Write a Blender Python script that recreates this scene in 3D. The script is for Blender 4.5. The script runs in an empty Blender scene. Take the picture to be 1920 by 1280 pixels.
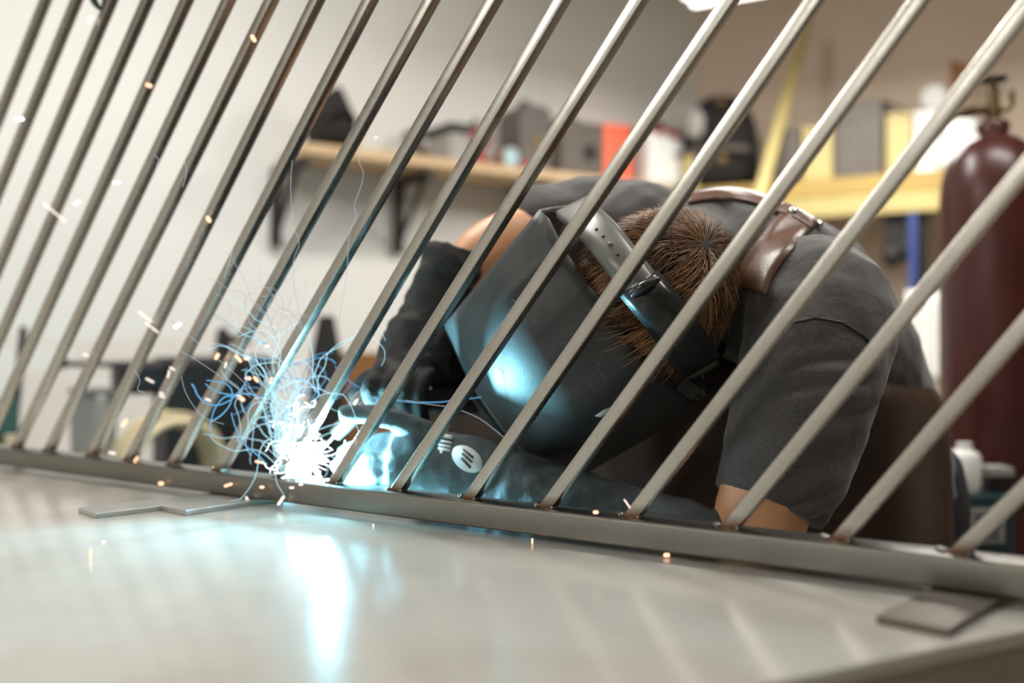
import bpy, bmesh, math, random
from mathutils import Vector, Matrix
from mathutils.bvhtree import BVHTree
from mathutils import noise as mnoise
V = Vector
random.seed(7)
sc = bpy.context.scene
# ------------------------------------------------------------------ camera, world, lights, exposure
F = 1867.0            # focal length in pixels of the 1920 px wide frame (35 mm lens)
HOR = 633.0           # image row of the horizon
TABLE = 0.900
CZ = TABLE + 0.221    # camera height
cam_d = bpy.data.cameras.new('camera'); cam = bpy.data.objects.new('camera', cam_d)
sc.collection.objects.link(cam); sc.camera = cam
cam.location = (0, 0, CZ); cam.rotation_euler = (math.pi/2, 0, 0)
cam_d.sensor_width = 36.0; cam_d.lens = F/1920*36; cam_d.shift_y = -7/1920
cam_d.clip_start = 0.02
cam_d.dof.use_dof = True; cam_d.dof.focus_distance = 1.13; cam_d.dof.aperture_fstop = 1.7
cam_d.dof.aperture_blades = 0
w = bpy.data.worlds.new('world'); sc.world = w; w.use_nodes = True
w.node_tree.nodes['Background'].inputs[0].default_value = (1, .97, .93, 1)
w.node_tree.nodes['Background'].inputs[1].default_value = 0.05
sc.view_settings.view_transform = 'Standard'; sc.view_settings.look = 'None'
sc.view_settings.exposure = 0.0; sc.view_settings.gamma = 1; sc.view_settings.use_curve_mapping = False
sc.cycles.use_denoising = True
sc.cycles.max_bounces = 8; sc.cycles.sample_clamp_indirect = 4.0

def P(x, y, Z):
    """point seen at pixel (x, y) of the photograph, Z metres in front of the camera"""
    return V(((x-960)/F*Z, Z, CZ-(y-HOR)/F*Z))

def area(name, loc, rot, sx, sy, power, col):
    d = bpy.data.lights.new(name, 'AREA'); d.shape = 'RECTANGLE'; d.size = sx; d.size_y = sy
    d.energy = power; d.color = col
    o = bpy.data.objects.new(name, d); o.location = loc; o.rotation_euler = rot; sc.collection.objects.link(o); return o
WARM = (1.0, .965, .92)
# room lamps: (x, y, z, heading, watts); the later ones are unseen, added as fill
LAMPS = [(1.18, 3.35, 2.385, -.51, 38), (-.65, 2.15, 3.08, .59, 54), (-3.2, -.6, 2.9, .59, 78), (1.15, 1.35, 2.9, -.51, 30), (-3.2, -2.9, 2.9, .59, 58)]
for (lx, ly, lz, lh, lw) in LAMPS:
    area('tube_light', (lx, ly, lz-.075), (0, 0, lh), 1.2, .16, lw, WARM)
# the welding arc
ARC = P(566, 868, 1.300)
pl = bpy.data.lights.new('arc_light', 'POINT'); pl.energy = 26.0; pl.color = (.30, .80, 1.0); pl.shadow_soft_size = .006
plo = bpy.data.objects.new('arc_light', pl); plo.location = P(620, 889, 1.300); sc.collection.objects.link(plo)

p2 = bpy.data.lights.new('spark_light', 'POINT'); p2.energy = 2.2; p2.color = (.36, .82, 1.0); p2.shadow_soft_size = .01
p2o = bpy.data.objects.new('spark_light', p2); p2o.location = P(616, 800, 1.292); sc.collection.objects.link(p2o)

# ------------------------------------------------------------------ helpers
def lin(c):
    return tuple(((v/255)/12.92 if v/255 <= .04045 else ((v/255+.055)/1.055)**2.4) for v in c)
def link(nt, a, b): nt.links.new(a, b)
def mat(name, rgb, rough=.6, metal=0.0, var=.12, scale=12.0, bump=0.0, bscale=60.0, srgb=True, coat=0.0, aniso=None, sheen=0.0, spec=None):
    m = bpy.data.materials.new(name); m.use_nodes = True; nt = m.node_tree
    b = nt.nodes['Principled BSDF']
    c = lin(rgb) if srgb else rgb
    tc = nt.nodes.new('ShaderNodeTexCoord')
    mp = nt.nodes.new('ShaderNodeMapping'); link(nt, tc.outputs['Object'], mp.inputs[0])
    if aniso: mp.inputs['Scale'].default_value = aniso
    n = nt.nodes.new('ShaderNodeTexNoise'); n.inputs['Scale'].default_value = scale; n.inputs['Detail'].default_value = 4
    link(nt, mp.outputs[0], n.inputs['Vector'])
    r = nt.nodes.new('ShaderNodeValToRGB')
    r.color_ramp.elements[0].position = .3; r.color_ramp.elements[1].position = .7
    r.color_ramp.elements[0].color = tuple(v*(1-var) for v in c)+(1,)
    r.color_ramp.elements[1].color = tuple(min(1, v*(1+var)) for v in c)+(1,)
    link(nt, n.outputs['Fac'], r.inputs[0]); link(nt, r.outputs[0], b.inputs['Base Color'])
    b.inputs['Roughness'].default_value = rough; b.inputs['Metallic'].default_value = metal
    b.inputs['Coat Weight'].default_value = coat
    b.inputs['Sheen Weight'].default_value = sheen
    if spec is not None: b.inputs['Specular IOR Level'].default_value = spec
    if bump:
        n2 = nt.nodes.new('ShaderNodeTexNoise'); n2.inputs['Scale'].default_value = bscale; n2.inputs['Detail'].default_value = 5
        link(nt, mp.outputs[0], n2.inputs['Vector'])
        bp = nt.nodes.new('ShaderNodeBump'); bp.inputs['Strength'].default_value = bump; bp.inputs['Distance'].default_value = .004
        link(nt, n2.outputs['Fac'], bp.inputs['Height']); link(nt, bp.outputs[0], b.inputs['Normal'])
    return m
def emit(name, col, strength, sample=False):
    m = bpy.data.materials.new(name); m.use_nodes = True; nt = m.node_tree
    nt.nodes.remove(nt.nodes['Principled BSDF'])
    e = nt.nodes.new('ShaderNodeEmission'); e.inputs[0].default_value = tuple(col)+(1,); e.inputs[1].default_value = strength
    link(nt, e.outputs[0], nt.nodes['Material Output'].inputs[0])
    m.cycles.emission_sampling = 'FRONT' if sample else 'NONE'
    return m

def tag(o, label=None, cat=None, group=None, kind=None):
    if label: o['label'] = label
    if cat: o['category'] = cat
    if group: o['group'] = group
    if kind: o['kind'] = kind
    return o
def empty(name, loc, label=None, cat=None, group=None):
    o = bpy.data.objects.new(name, None); o.location = loc; o.empty_display_size = .05
    sc.collection.objects.link(o); tag(o, label, cat, group); return o
def wloc(o):
    v = V((0, 0, 0))
    while o: v += o.location; o = o.parent
    return v

def spline(row, sub=3):
    o = []
    for i in range(len(row)-1):
        p0 = row[max(i-1, 0)]; p1 = row[i]; p2 = row[i+1]; p3 = row[min(i+2, len(row)-1)]
        for k in range(sub):
            t = k/sub; o.append(.5*((2*p1)+(p2-p0)*t+(2*p0-5*p1+4*p2-p3)*t*t+(3*p1-p0-3*p2+p3)*t**3))
    o.append(row[-1]); return o
class MB:
    def __init__(s): s.bm = bmesh.new(); s.mi = 0
    def face(s, vs):
        try:
            f = s.bm.faces.new(vs); f.material_index = s.mi; return f
        except ValueError: return None
    def box(s, c, ax, ay, az):                     # centre and three half-axis vectors
        c = V(c); ax = V(ax); ay = V(ay); az = V(az)
        v = [s.bm.verts.new(c+i*ax+j*ay+k*az) for i in (-1, 1) for j in (-1, 1) for k in (-1, 1)]
        for q in ((0, 1, 3, 2), (4, 6, 7, 5), (0, 4, 5, 1), (2, 3, 7, 6), (0, 2, 6, 4), (1, 5, 7, 3)): s.face([v[i] for i in q])
        return s
    def rbox(s, c, ax, ay, az, r, n=3):            # box whose section in (ax, ay) has rounded corners, extruded along az
        c = V(c); ax = V(ax); ay = V(ay); az = V(az); la, lb = ax.length, ay.length; ux, uy = ax/la, ay/lb
        pts = []
        for (sx, sy, a0) in ((1, 1, 0), (-1, 1, 90), (-1, -1, 180), (1, -1, 270)):
            for i in range(n+1):
                a = math.radians(a0+90*i/n)
                pts.append(ux*(sx*(la-r)+r*math.cos(a))+uy*(sy*(lb-r)+r*math.sin(a)))
        lo = [s.bm.verts.new(c-az+p) for p in pts]; hi = [s.bm.verts.new(c+az+p) for p in pts]
        s.rings([lo, hi], True); return s
    def rings(s, R, cap=True, closed=True):
        for a, b in zip(R[:-1], R[1:]):
            n = len(a)
            for i in range(n if closed else n-1): s.face([a[i], a[(i+1) % n], b[(i+1) % n], b[i]])
        if cap: s.face(list(reversed(R[0]))); s.face(R[-1])
        return s
    def loft(s, cs, side, rs, rt, n=20, cap=True): # elliptical sections; side = major axis hint (one or per centre)
        R = []
        for i, c in enumerate(cs):
            c = V(c)
            t = (V(cs[min(i+1, len(cs)-1)])-V(cs[max(i-1, 0)])).normalized()
            sd = V(side[i] if isinstance(side, list) else side); sd = (sd-t*sd.dot(t)).normalized(); up = t.cross(sd)
            R.append([s.bm.verts.new(c+sd*rs[i]*math.cos(2*math.pi*k/n)+up*rt[i]*math.sin(2*math.pi*k/n)) for k in range(n)])
        s.rings(R, cap); return s
    def tube(s, pts, rad, n=10, sub=4, cap=True, round_ends=True):
        pts = [V(p) for p in pts]
        if not isinstance(rad, (list, tuple)): rad = [rad]*len(pts)
        cs, rs = [], []
        for i in range(len(pts)-1):
            p0 = pts[max(i-1, 0)]; p1 = pts[i]; p2 = pts[i+1]; p3 = pts[min(i+2, len(pts)-1)]
            m = sub if len(pts) > 2 else 1
            for k in range(m):
                t = k/m
                cs.append(.5*((2*p1)+(p2-p0)*t+(2*p0-5*p1+4*p2-p3)*t*t+(3*p1-p0-3*p2+p3)*t**3))
                rs.append(rad[i]*(1-t)+rad[i+1]*t)
        cs.append(pts[-1]); rs.append(rad[-1])
        if round_ends:
            t0 = (cs[0]-cs[1]).normalized(); t1 = (cs[-1]-cs[-2]).normalized(); r0, r1 = rs[0], rs[-1]
            a = [(cs[0]+t0*r0*math.sin(q), r0*math.cos(q)) for q in (1.45, 1.1, .7, .35)]
            b = [(cs[-1]+t1*r1*math.sin(q), r1*math.cos(q)) for q in (.35, .7, 1.1, 1.45)]
            cs = [p for p, _ in a]+cs+[p for p, _ in b]; rs = [q for _, q in a]+rs+[q for _, q in b]
        R = []; u = None
        for i, c in enumerate(cs):
            t = (cs[min(i+1, len(cs)-1)]-cs[max(i-1, 0)])
            if t.length < 1e-9: t = V((0, 0, 1))
            t.normalize()
            if u is None:
                u = t.orthogonal().normalized()
            u = (u-t*u.dot(t)).normalized(); v = t.cross(u)
            R.append([s.bm.verts.new(c+u*rs[i]*math.cos(2*math.pi*k/n)+v*rs[i]*math.sin(2*math.pi*k/n)) for k in range(n)])
        s.rings(R, cap); return s
    def lathe(s, c, prof, n=28, axis=V((0, 0, 1))):
        c = V(c); axis = V(axis).normalized(); u = axis.orthogonal().normalized(); v = axis.cross(u)
        R = [[s.bm.verts.new(c+axis*h+(u*math.cos(2*math.pi*k/n)+v*math.sin(2*math.pi*k/n))*max(r, 1e-4)) for k in range(n)] for (r, h) in prof]
        s.rings(R, True); return s
    def ball(s, c, r, ax=None, n=14, m=9):
        c = V(c)
        A = ax or (V((1, 0, 0)), V((0, 1, 0)), V((0, 0, 1)))
        if not isinstance(r, (list, tuple)): r = (r, r, r)
        R = []
        for j in range(m+1):
            ph = -math.pi/2+math.pi*(j+.0)/m
            ph = max(-1.5, min(1.5, ph))
            R.append([s.bm.verts.new(c+A[0]*r[0]*math.cos(ph)*math.cos(2*math.pi*k/n)+A[1]*r[1]*math.cos(ph)*math.sin(2*math.pi*k/n)+A[2]*r[2]*math.sin(ph)) for k in range(n)])
        s.rings(R, True); return s
    def grid(s, rows):
        R = [[s.bm.verts.new(V(p)) for p in r] for r in rows]
        s.rings(R, False, False); return s
    def build(s, name, m, parent=None, smooth=True, bevel=0, solid=0, sub=0, angle=40, recalc=True):
        off = wloc(parent) if parent else None
        if recalc: bmesh.ops.recalc_face_normals(s.bm, faces=s.bm.faces[:])
        me = bpy.data.meshes.new(name)
        if parent: bmesh.ops.translate(s.bm, verts=s.bm.verts[:], vec=-off)
        s.bm.to_mesh(me); s.bm.free()
        for q in (m if isinstance(m, (list, tuple)) else [m]): me.materials.append(q)
        o = bpy.data.objects.new(name, me); sc.collection.objects.link(o)
        if parent: o.parent = parent
        if smooth:
            for p in me.polygons: p.use_smooth = True
            me.set_sharp_from_angle(angle=math.radians(angle))
        if solid:
            q = o.modifiers.new('solid', 'SOLIDIFY'); q.thickness = solid; q.offset = 0
        if sub:
            q = o.modifiers.new('sub', 'SUBSURF'); q.levels = sub; q.render_levels = sub
        if bevel:
            q = o.modifiers.new('bevel', 'BEVEL'); q.width = bevel; q.segments = 2; q.limit_method = 'ANGLE'
        return o
    def fused(s, name, m, parent=None, voxel=.006, smooth=6, fn=None):
        """voxel-fuse everything added so far into one continuous surface"""
        bmesh.ops.recalc_face_normals(s.bm, faces=s.bm.faces[:])
        me = bpy.data.meshes.new(name+'_raw'); s.bm.to_mesh(me); s.bm.free()
        o = bpy.data.objects.new(name+'_raw', me); sc.collection.objects.link(o)
        q = o.modifiers.new('r', 'REMESH'); q.mode = 'VOXEL'; q.voxel_size = voxel; q.use_smooth_shade = True
        q = o.modifiers.new('s', 'SMOOTH'); q.factor = .5; q.iterations = smooth
        dg = bpy.context.evaluated_depsgraph_get(); ev = o.evaluated_get(dg)
        me2 = bpy.data.meshes.new_from_object(ev); me2.name = name
        bpy.data.objects.remove(o); bpy.data.meshes.remove(me)
        if fn:
            nv = [(v.co.copy(), v.normal.copy()) for v in me2.vertices]
            me2.vertices.foreach_set('co', [q for c, nn in nv for q in c+nn*fn(c, nn)])
        if parent:
            off = wloc(parent)
            me2.transform(Matrix.Translation(-off))
        me2.materials.clear()
        for q in (m if isinstance(m, (list, tuple)) else [m]): me2.materials.append(q)
        for p in me2.polygons: p.use_smooth = True
        o2 = bpy.data.objects.new(name, me2); sc.collection.objects.link(o2)
        if parent: o2.parent = parent
        return o2
def bvh(o):
    off = wloc(o); me = o.data
    return BVHTree.FromPolygons([v.co+off for v in me.vertices], [tuple(p.vertices) for p in me.polygons])
CAM = V((0, 0, CZ))
def hit(tree, x, y, default=1.3):
    d = P(x, y, 1.0)-CAM; d.normalize()
    loc, nor, i, dist = tree.ray_cast(CAM, d)
    if loc is None: return P(x, y, default), -d
    if nor.dot(d) > 0: nor = -nor
    return loc, nor

# ------------------------------------------------------------------ materials
M = {}
def steel(name, rgb, rough, tint=True, zline=None):
    m = mat(name, rgb, rough, 1.0, .10, 9.0)
    nt = m.node_tree; b = nt.nodes['Principled BSDF']
    # fine scratches change the gloss
    tc = nt.nodes.new('ShaderNodeTexCoord'); n = nt.nodes.new('ShaderNodeTexNoise'); n.inputs['Scale'].default_value = 60; n.inputs['Detail'].default_value = 6
    link(nt, tc.outputs['Object'], n.inputs['Vector'])
    mr = nt.nodes.new('ShaderNodeMapRange'); mr.inputs[3].default_value = rough-.05; mr.inputs[4].default_value = rough+.08
    link(nt, n.outputs['Fac'], mr.inputs[0]); link(nt, mr.outputs[0], b.inputs['Roughness'])
    if zline is not None:                          # straw and brown heat tint close to the welds
        g = nt.nodes.new('ShaderNodeNewGeometry'); sp = nt.nodes.new('ShaderNodeSeparateXYZ'); link(nt, g.outputs['Position'], sp.inputs[0])
        r1 = nt.nodes.new('ShaderNodeMapRange'); r1.inputs[1].default_value = zline+.002; r1.inputs[2].default_value = zline+.015; r1.inputs[3].default_value = 1; r1.inputs[4].default_value = 0
        link(nt, sp.outputs[2], r1.inputs[0])
        mx = nt.nodes.new('ShaderNodeMix'); mx.data_type = 'RGBA'
        old = b.inputs['Base Color'].links[0].from_socket
        link(nt, old, mx.inputs[6]); mx.inputs[7].default_value = lin((100, 74, 54))+(1,); link(nt, r1.outputs[0], mx.inputs[0])
        link(nt, mx.outputs[2], b.inputs['Base Color'])
    return m
RAILTOP = CZ-1.7647*.105
M['bar'] = steel('bar_steel', (172, 169, 161), .26, zline=RAILTOP)
M['rail'] = steel('rail_steel', (124, 122, 116), .36)
M['flat'] = steel('flat_steel', (196, 198, 196), .4)
M['weld'] = mat('weld_metal', (150, 148, 142), .35, 1.0, .3, 200)
M['plate'] = None
def table_mat():
    m = bpy.data.materials.new('table_plate'); m.use_nodes = True; nt = m.node_tree; b = nt.nodes['Principled BSDF']
    tc = nt.nodes.new('ShaderNodeTexCoord')
    n = nt.nodes.new('ShaderNodeTexNoise'); n.inputs['Scale'].default_value = 5; n.inputs['Detail'].default_value = 5
    link(nt, tc.outputs['Object'], n.inputs['Vector'])
    r = nt.nodes.new('ShaderNodeValToRGB'); r.color_ramp.elements[0].position = .33; r.color_ramp.elements[1].position = .62
    r.color_ramp.elements[0].color = lin((186, 181, 171))+(1,); r.color_ramp.elements[1].color = lin((203, 202, 196))+(1,)
    link(nt, n.outputs['Fac'], r.inputs[0])
    # grinding smears
    mp = nt.nodes.new('ShaderNodeMapping'); mp.inputs['Rotation'].default_value = (0, 0, .5); mp.inputs['Scale'].default_value = (3, 40, 1); link(nt, tc.outputs['Object'], mp.inputs[0])
    n2 = nt.nodes.new('ShaderNodeTexNoise'); n2.inputs['Scale'].default_value = 2.5; n2.inputs['Detail'].default_value = 5; link(nt, mp.outputs[0], n2.inputs['Vector'])
    mx = nt.nodes.new('ShaderNodeMix'); mx.data_type = 'RGBA'; mx.blend_type = 'MULTIPLY'; mx.inputs[0].default_value = .25
    link(nt, r.outputs[0], mx.inputs[6]); link(nt, n2.outputs['Color'], mx.inputs[7])
    link(nt, r.outputs[0], b.inputs['Base Color'])
    mr = nt.nodes.new('ShaderNodeMapRange'); mr.inputs[3].default_value = .13; mr.inputs[4].default_value = .20
    link(nt, n2.outputs['Fac'], mr.inputs[0]); link(nt, mr.outputs[0], b.inputs['Roughness'])
    b.inputs['Metallic'].default_value = .0; b.inputs['Specular IOR Level'].default_value = .35
    return m
M['plate'] = table_mat()
M['tableside'] = mat('table_side', (160, 154, 136), .6, .2, .1, 8)
M['wall'] = mat('wall_paint', (222, 220, 215), .8, 0, .03, 2.5, .05, 30)
M['wallr'] = mat('warm_dimmed_wall_paint', (208, 190, 170), .8, 0, .03, 2.5, .05, 30)  # right wall: warm colour with its dimmer light mixed in
M['floor'] = mat('concrete', (132, 126, 118), .55, 0, .2, 4, .1, 30)
M['ceil'] = mat('ceiling_paint', (205, 196, 182), .9, 0, .04, 3)
M['pine'] = mat('pine', (202, 172, 132), .6, 0, .15, 6, .05, 40, aniso=(1, 1, 14))
M['black'] = mat('black_steel', (30, 27, 25), .5, .3, .2, 20)
M['blackcloth'] = mat('black_cloth', (26, 23, 22), .9, 0, .25, 30, .3, 80)
M['darkgrey'] = mat('dark_grey_plastic', (92, 84, 77), .55, 0, .12, 20)
M['grey'] = mat('grey_plastic', (150, 148, 142), .55, 0, .1, 14)
M['rackyellow'] = mat('rack_yellow', (166, 138, 70), .45, 0, .1, 6)
M['paleyellow'] = mat('pale_yellow_paint', (182, 165, 106), .5, 0, .08, 6)
M['orange'] = mat('coral_plastic', (236, 104, 74), .5, 0, .06, 8)
M['red'] = mat('red_plastic', (170, 34, 30), .4, 0, .1, 8)
M['white'] = mat('white_plastic', (226, 226, 220), .5, 0, .04, 8)
M['maroon'] = mat('maroon_enamel', (66, 25, 22), .33, 0, .18, 9)
M['brass'] = mat('brass', (104, 86, 58), .4, .8, .2, 30)
M['wood'] = mat('brown_wood', (140, 92, 48), .7, 0, .2, 14)
M['teal'] = mat('teal_enamel', (24, 52, 56), .45, 0, .15, 10)
M['tan'] = mat('tan_cable', (186, 168, 136), .7, 0, .12, 20)
M['green'] = mat('green_paint', (44, 70, 58), .5, 0, .15, 20)
M['blue'] = mat('blue_plastic', (44, 62, 120), .5, 0, .1, 10)
M['paleblue'] = mat('pale_blue_label', (168, 196, 204), .6, 0, .05, 10)
M['skin'] = mat('skin', (206, 152, 112), .5, 0, .08, 18, .06, 120)
M['skin'].node_tree.nodes['Principled BSDF'].inputs['Subsurface Weight'].default_value = .08
M['skin'].node_tree.nodes['Principled BSDF'].inputs['Subsurface Radius'].default_value = (.01, .004, .002)
M['denim'] = mat('dark_trousers', (38, 38, 44), .9, 0, .2, 30)
M['leather'] = mat('brown_leather', (54, 32, 18), .5, 0, .35, 9, .25, 60)
M['strap'] = mat('strap_leather', (92, 62, 46), .38, 0, .25, 16, .12, 120)
M['chrome'] = mat('chrome', (215, 215, 212), .18, 1, .05, 10)
M['shell'] = mat('helmet_shell', (50, 52, 53), .52, 0, .25, 22, .06, 220)
M['band'] = mat('headband_grey', (104, 104, 98), .35, 0, .1, 30)
M['bandblack'] = mat('headband_black', (30, 32, 33), .3, 0, .1, 30)
M['glove'] = mat('dark_glove', (30, 29, 28), .85, 0, .25, 40, .35, 120)
M['gloveteal'] = mat('grey_welding_glove', (70, 78, 81), .85, 0, .25, 40, .35, 120)
M['logo'] = mat('pale_print', (216, 226, 226), .7, 0, .05, 30)
M['logodark'] = mat('dark_print', (28, 44, 50), .7, 0, .05, 30)
M['eye'] = mat('eye', (235, 232, 226), .2)
def shirt_mat():
    m = mat('heather_grey_cotton', (84, 81, 80), .92, 0, .0, 10, 0, 10, sheen=.25)
    nt = m.node_tree; b = nt.nodes['Principled BSDF']
    tc = nt.nodes.new('ShaderNodeTexCoord')
    n = nt.nodes.new('ShaderNodeTexNoise'); n.inputs['Scale'].default_value = 700; n.inputs['Detail'].default_value = 3; link(nt, tc.outputs['Object'], n.inputs['Vector'])
    r = nt.nodes.new('ShaderNodeValToRGB'); r.color_ramp.elements[0].position = .35; r.color_ramp.elements[1].position = .68
    r.color_ramp.elements[0].color = lin((56, 54, 53))+(1,); r.color_ramp.elements[1].color = lin((88, 85, 83))+(1,)
    link(nt, n.outputs['Fac'], r.inputs[0]); link(nt, r.outputs[0], b.inputs['Base Color'])
    n2 = nt.nodes.new('ShaderNodeTexNoise'); n2.inputs['Scale'].default_value = 16; n2.inputs['Detail'].default_value = 4; link(nt, tc.outputs['Object'], n2.inputs['Vector'])
    bp = nt.nodes.new('ShaderNodeBump'); bp.inputs['Strength'].default_value = .5; bp.inputs['Distance'].default_value = .012
    link(nt, n2.outputs['Fac'], bp.inputs['Height']); link(nt, bp.outputs[0], b.inputs['Normal'])
    return m
M['shirt'] = shirt_mat()
M['hair'] = mat('brown_hair', (142, 104, 70), .38, 0, .55, 45)
M['lamp'] = emit('tube_glow', (1, .96, .9), 5)
M['arc'] = emit('arc_glow', (.75, .95, 1), 4)
M['trail'] = emit('spark_trail_white', (.50, .86, 1.0), 1.25)
M['trailblue'] = emit('spark_trail_blue', (.14, .42, .72), 1.1)
M['trailthin'] = emit('spark_trail_faint', (.62, .72, .78), .75)
M['spark'] = emit('orange_spark', (1.0, .56, .34), 2.2)
M['sparkhot'] = emit('white_spark', (1.0, .86, .78), 1.6)
M['sparkrim'] = emit('orange_spark_glow', (1.0, .30, .10), 1.3)

# ------------------------------------------------------------------ the room
LW = V((.83, .555, 0)).normalized(); LN = V((LW.y, -LW.x, 0))          # left wall direction and inward normal
RW = V((.87, -.49, 0)).normalized(); RN = V((RW.y, -RW.x, 0))
if RN.y > 0: RN = -RN
C0 = V((.92, 4.92, 0)); CL = C0-LW*8; CR = C0+RW*5
BL = V((-5.2, -4, 0)); BR = V((5.6, -4, 0)); H = 3.2
def wall(name, a, b, m):
    d = (b-a); L = d.length; d.normalize(); n = V((d.y, -d.x, 0))
    mid = (a+b)/2
    cen = V((0, 1, 0))
    if n.dot(cen-mid) > 0: n = -n
    tag(MB().box(mid+n*.06+V((0, 0, H/2)), d*(L/2+.12), n*.06, V((0, 0, H/2))).build(name, m, smooth=False), kind='structure')
wall('wall_left', CL, C0, M['wall']); wall('wall_right', C0, CR, M['wallr'])
wall('wall_back', BL, BR, M['wall']); wall('wall_side', BL, CL, M['wall']); wall('wall_end', CR, BR, M['wall'])
fl = MB(); fl.face([fl.bm.verts.new(p+V((0, 0, z))) for z in (0,) for p in (CL-LW*.5, BL+V((-.5, -.5, 0)), BR+V((.5, -.5, 0)), CR+RW*.5, C0+V((0, .4, 0)))])
tag(fl.build('floor', M['floor'], smooth=False), kind='structure')
ce = MB(); ce.face([ce.bm.verts.new(p+V((0, 0, H))) for p in (CL-LW*.5, BL+V((-.5, -.5, 0)), BR+V((.5, -.5, 0)), CR+RW*.5, C0+V((0, .4, 0)))])
tag(ce.build('ceiling', M['ceil'], smooth=False), kind='structure')

# hanging tube lamps, the later ones added out of view for their light
lamp_labels = ['white tube lamp hanging near the room corner, its end peeking in at the top edge',
               'white tube lamp hanging over the bench by the white wall',
               'added white tube lamp out of view far to the side, lighting the wall mirrored in the bars',
               'added white tube lamp out of view right above the welder, bringing out the shirt folds',
               'added white tube lamp out of view at the back, brightening the reflections in the bars']
for (lx, ly, lz, lh, lw), lab in zip(LAMPS, lamp_labels):
    r = empty('tube_lamp', (lx, ly, lz), lab, 'lamp')
    d = V((math.cos(lh), math.sin(lh), 0)); n = V((-d.y, d.x, 0)); o = V((lx, ly, lz))
    MB().box(o+V((0, 0, .03)), d*.63, n*.09, V((0, 0, .025))).build('housing', M['white'], r, smooth=False, bevel=.006)
    for s in (-1, 1):
        MB().tube([o-d*.6+n*.045*s-V((0, 0, .022)), o+d*.6+n*.045*s-V((0, 0, .022))], .019, 12).build('glow_tube', M['lamp'], r)
        MB().tube([o+d*.45*s+V((0, 0, .05)), o+d*.45*s+V((0, 0, H-lz))], .004, 6, round_ends=False).build('hanger', M['black'], r)

# ------------------------------------------------------------------ the welding table
a_ = .5919; RX = V((math.cos(a_), -math.sin(a_), 0)); RNn = V((-math.sin(a_), -math.cos(a_), 0))   # rail direction; normal towards the camera
RP = V((-8.0559*.105, 15.9693*.105, RAILTOP))                            # bar plane: front-left foot of the first bar
Zup = V((0, 0, 1))
S = .105
def on_panel(x, y):
    d = P(x, y, 1)-CAM
    t = (RP-CAM).dot(RNn)/d.dot(RNn)
    return CAM+d*t
e_dir = V((.888, .46, 0)).normalized(); ecorner = V((.3145, .715, 0))
far_o = RP+(-RNn)*.10                                                    # far edge, behind the rail
def isect(p, d, q, e):
    den = d.x*e.y-d.y*e.x
    t = ((q.x-p.x)*e.y-(q.y-p.y)*e.x)/den
    return V((p.x+d.x*t, p.y+d.y*t, 0))
A1 = isect(ecorner, e_dir, far_o, RX)
A2 = V((far_o.x, far_o.y, 0))-RX*1.6
A4 = ecorner-e_dir*.95
A3 = A2+(A4-A1)
tb = empty('welding_table', ((A1+A3)/2).to_tuple(), 'pale steel topped welding table under the railing panel', 'table')
def slab(pts, z0, z1):
    m = MB(); lo = [m.bm.verts.new(V((p.x, p.y, z0))) for p in pts]; hi = [m.bm.verts.new(V((p.x, p.y, z1))) for p in pts]
    m.rings([lo, hi], True); return m
slab([A1, A2, A3, A4], TABLE-.012, TABLE).build('tabletop', M['plate'], tb, smooth=False, bevel=.0025)
cen = (A1+A2+A3+A4)/4
ins = [p+(cen-p).normalized()*.012 for p in (A1, A2, A3, A4)]
slab(ins, TABLE-.11, TABLE-.012).build('skirt', M['tableside'], tb, smooth=False)
for p in (A1, A2, A3, A4):
    q = p+(cen-p).normalized()*.12
    MB().box(V((q.x, q.y, (TABLE-.11)/2)), RX*.035, RNn*.035, Zup*((TABLE-.11)/2)).build('leg', M['tableside'], tb, smooth=False, bevel=.003)

# flat bars the rail rests on
QX = -RNn                                                                # away from the camera, square to the rail
def flat(px, py, width, length, yaw, label, t=.0068):
    c = P(px, py, F*.221/(py-HOR)); c.z = TABLE                          # front right bottom corner on the table
    d = (Matrix.Rotation(yaw, 3, 'Z') @ QX); s = (Matrix.Rotation(yaw, 3, 'Z') @ RX)
    m = MB(); m.box(c+d*length/2-s*width/2+Zup*t/2, s*width/2, d*length/2, Zup*t/2)
    return tag(m.build('flat_bar', M['flat'], smooth=False, bevel=.0007), label, 'steel bar', None)
flat(349, 967, .072, .40, -.10, 'flat steel bar on the table with its pale cut end nearest the camera', .0068)
flat(179, 972, .060, .45, -.24, 'flat steel bar half hidden, its dark end furthest left on the table', .0062)
fc = flat(1780, 1196, .055, .30, -.16, 'flat steel bar lying at the right edge of the table under the rail', .0068); fc.data.materials[0] = steel('dull_steel', (118, 112, 104), .5)

# ------------------------------------------------------------------ the railing panel being welded
rp = empty('railing_panel', (RP+RX*.8).to_tuple(), 'raw steel railing panel of slanting square bars standing upright on the table', 'railing')
bw = .0142; RH = .0287; RD = .040
def rail(name, z1, h, t0, t1):
    c = RP+RX*((t0+t1)/2)-RNn*(bw/2); c.z = z1-h/2
    m = MB(); m.rbox(c, RNn*(RD/2), Zup*(h/2), RX*((t1-t0)/2), .0035)
    return m.build(name, M['rail'], rp, angle=20)
rail('bottom_rail', RAILTOP, RH, -6*S, 17*S)
TOPZ = RAILTOP+.86
rail('top_rail', TOPZ+RH, RH, -1.2*S, 23*S)
feet = [(18,837),(78,842),(158,852),(229,858),(309,871),(397,880),(511,891),(611,902),(728,918),(864,933),(1007,951),(1165,971),(1347.5,991.5),(1552,1017),(1772,1043)]
tops = [(413,0),(493,0),(578,0),(677,0),(791,0),(907,0),(1033.6,0),(1178,0),(1347,0),(1505.7,0),(1701,0),(1911,0),(1920,287),(1920,582),(1920,893)]
lefttop = [335, 262, 195, 130, 72]
bars = []
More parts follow.
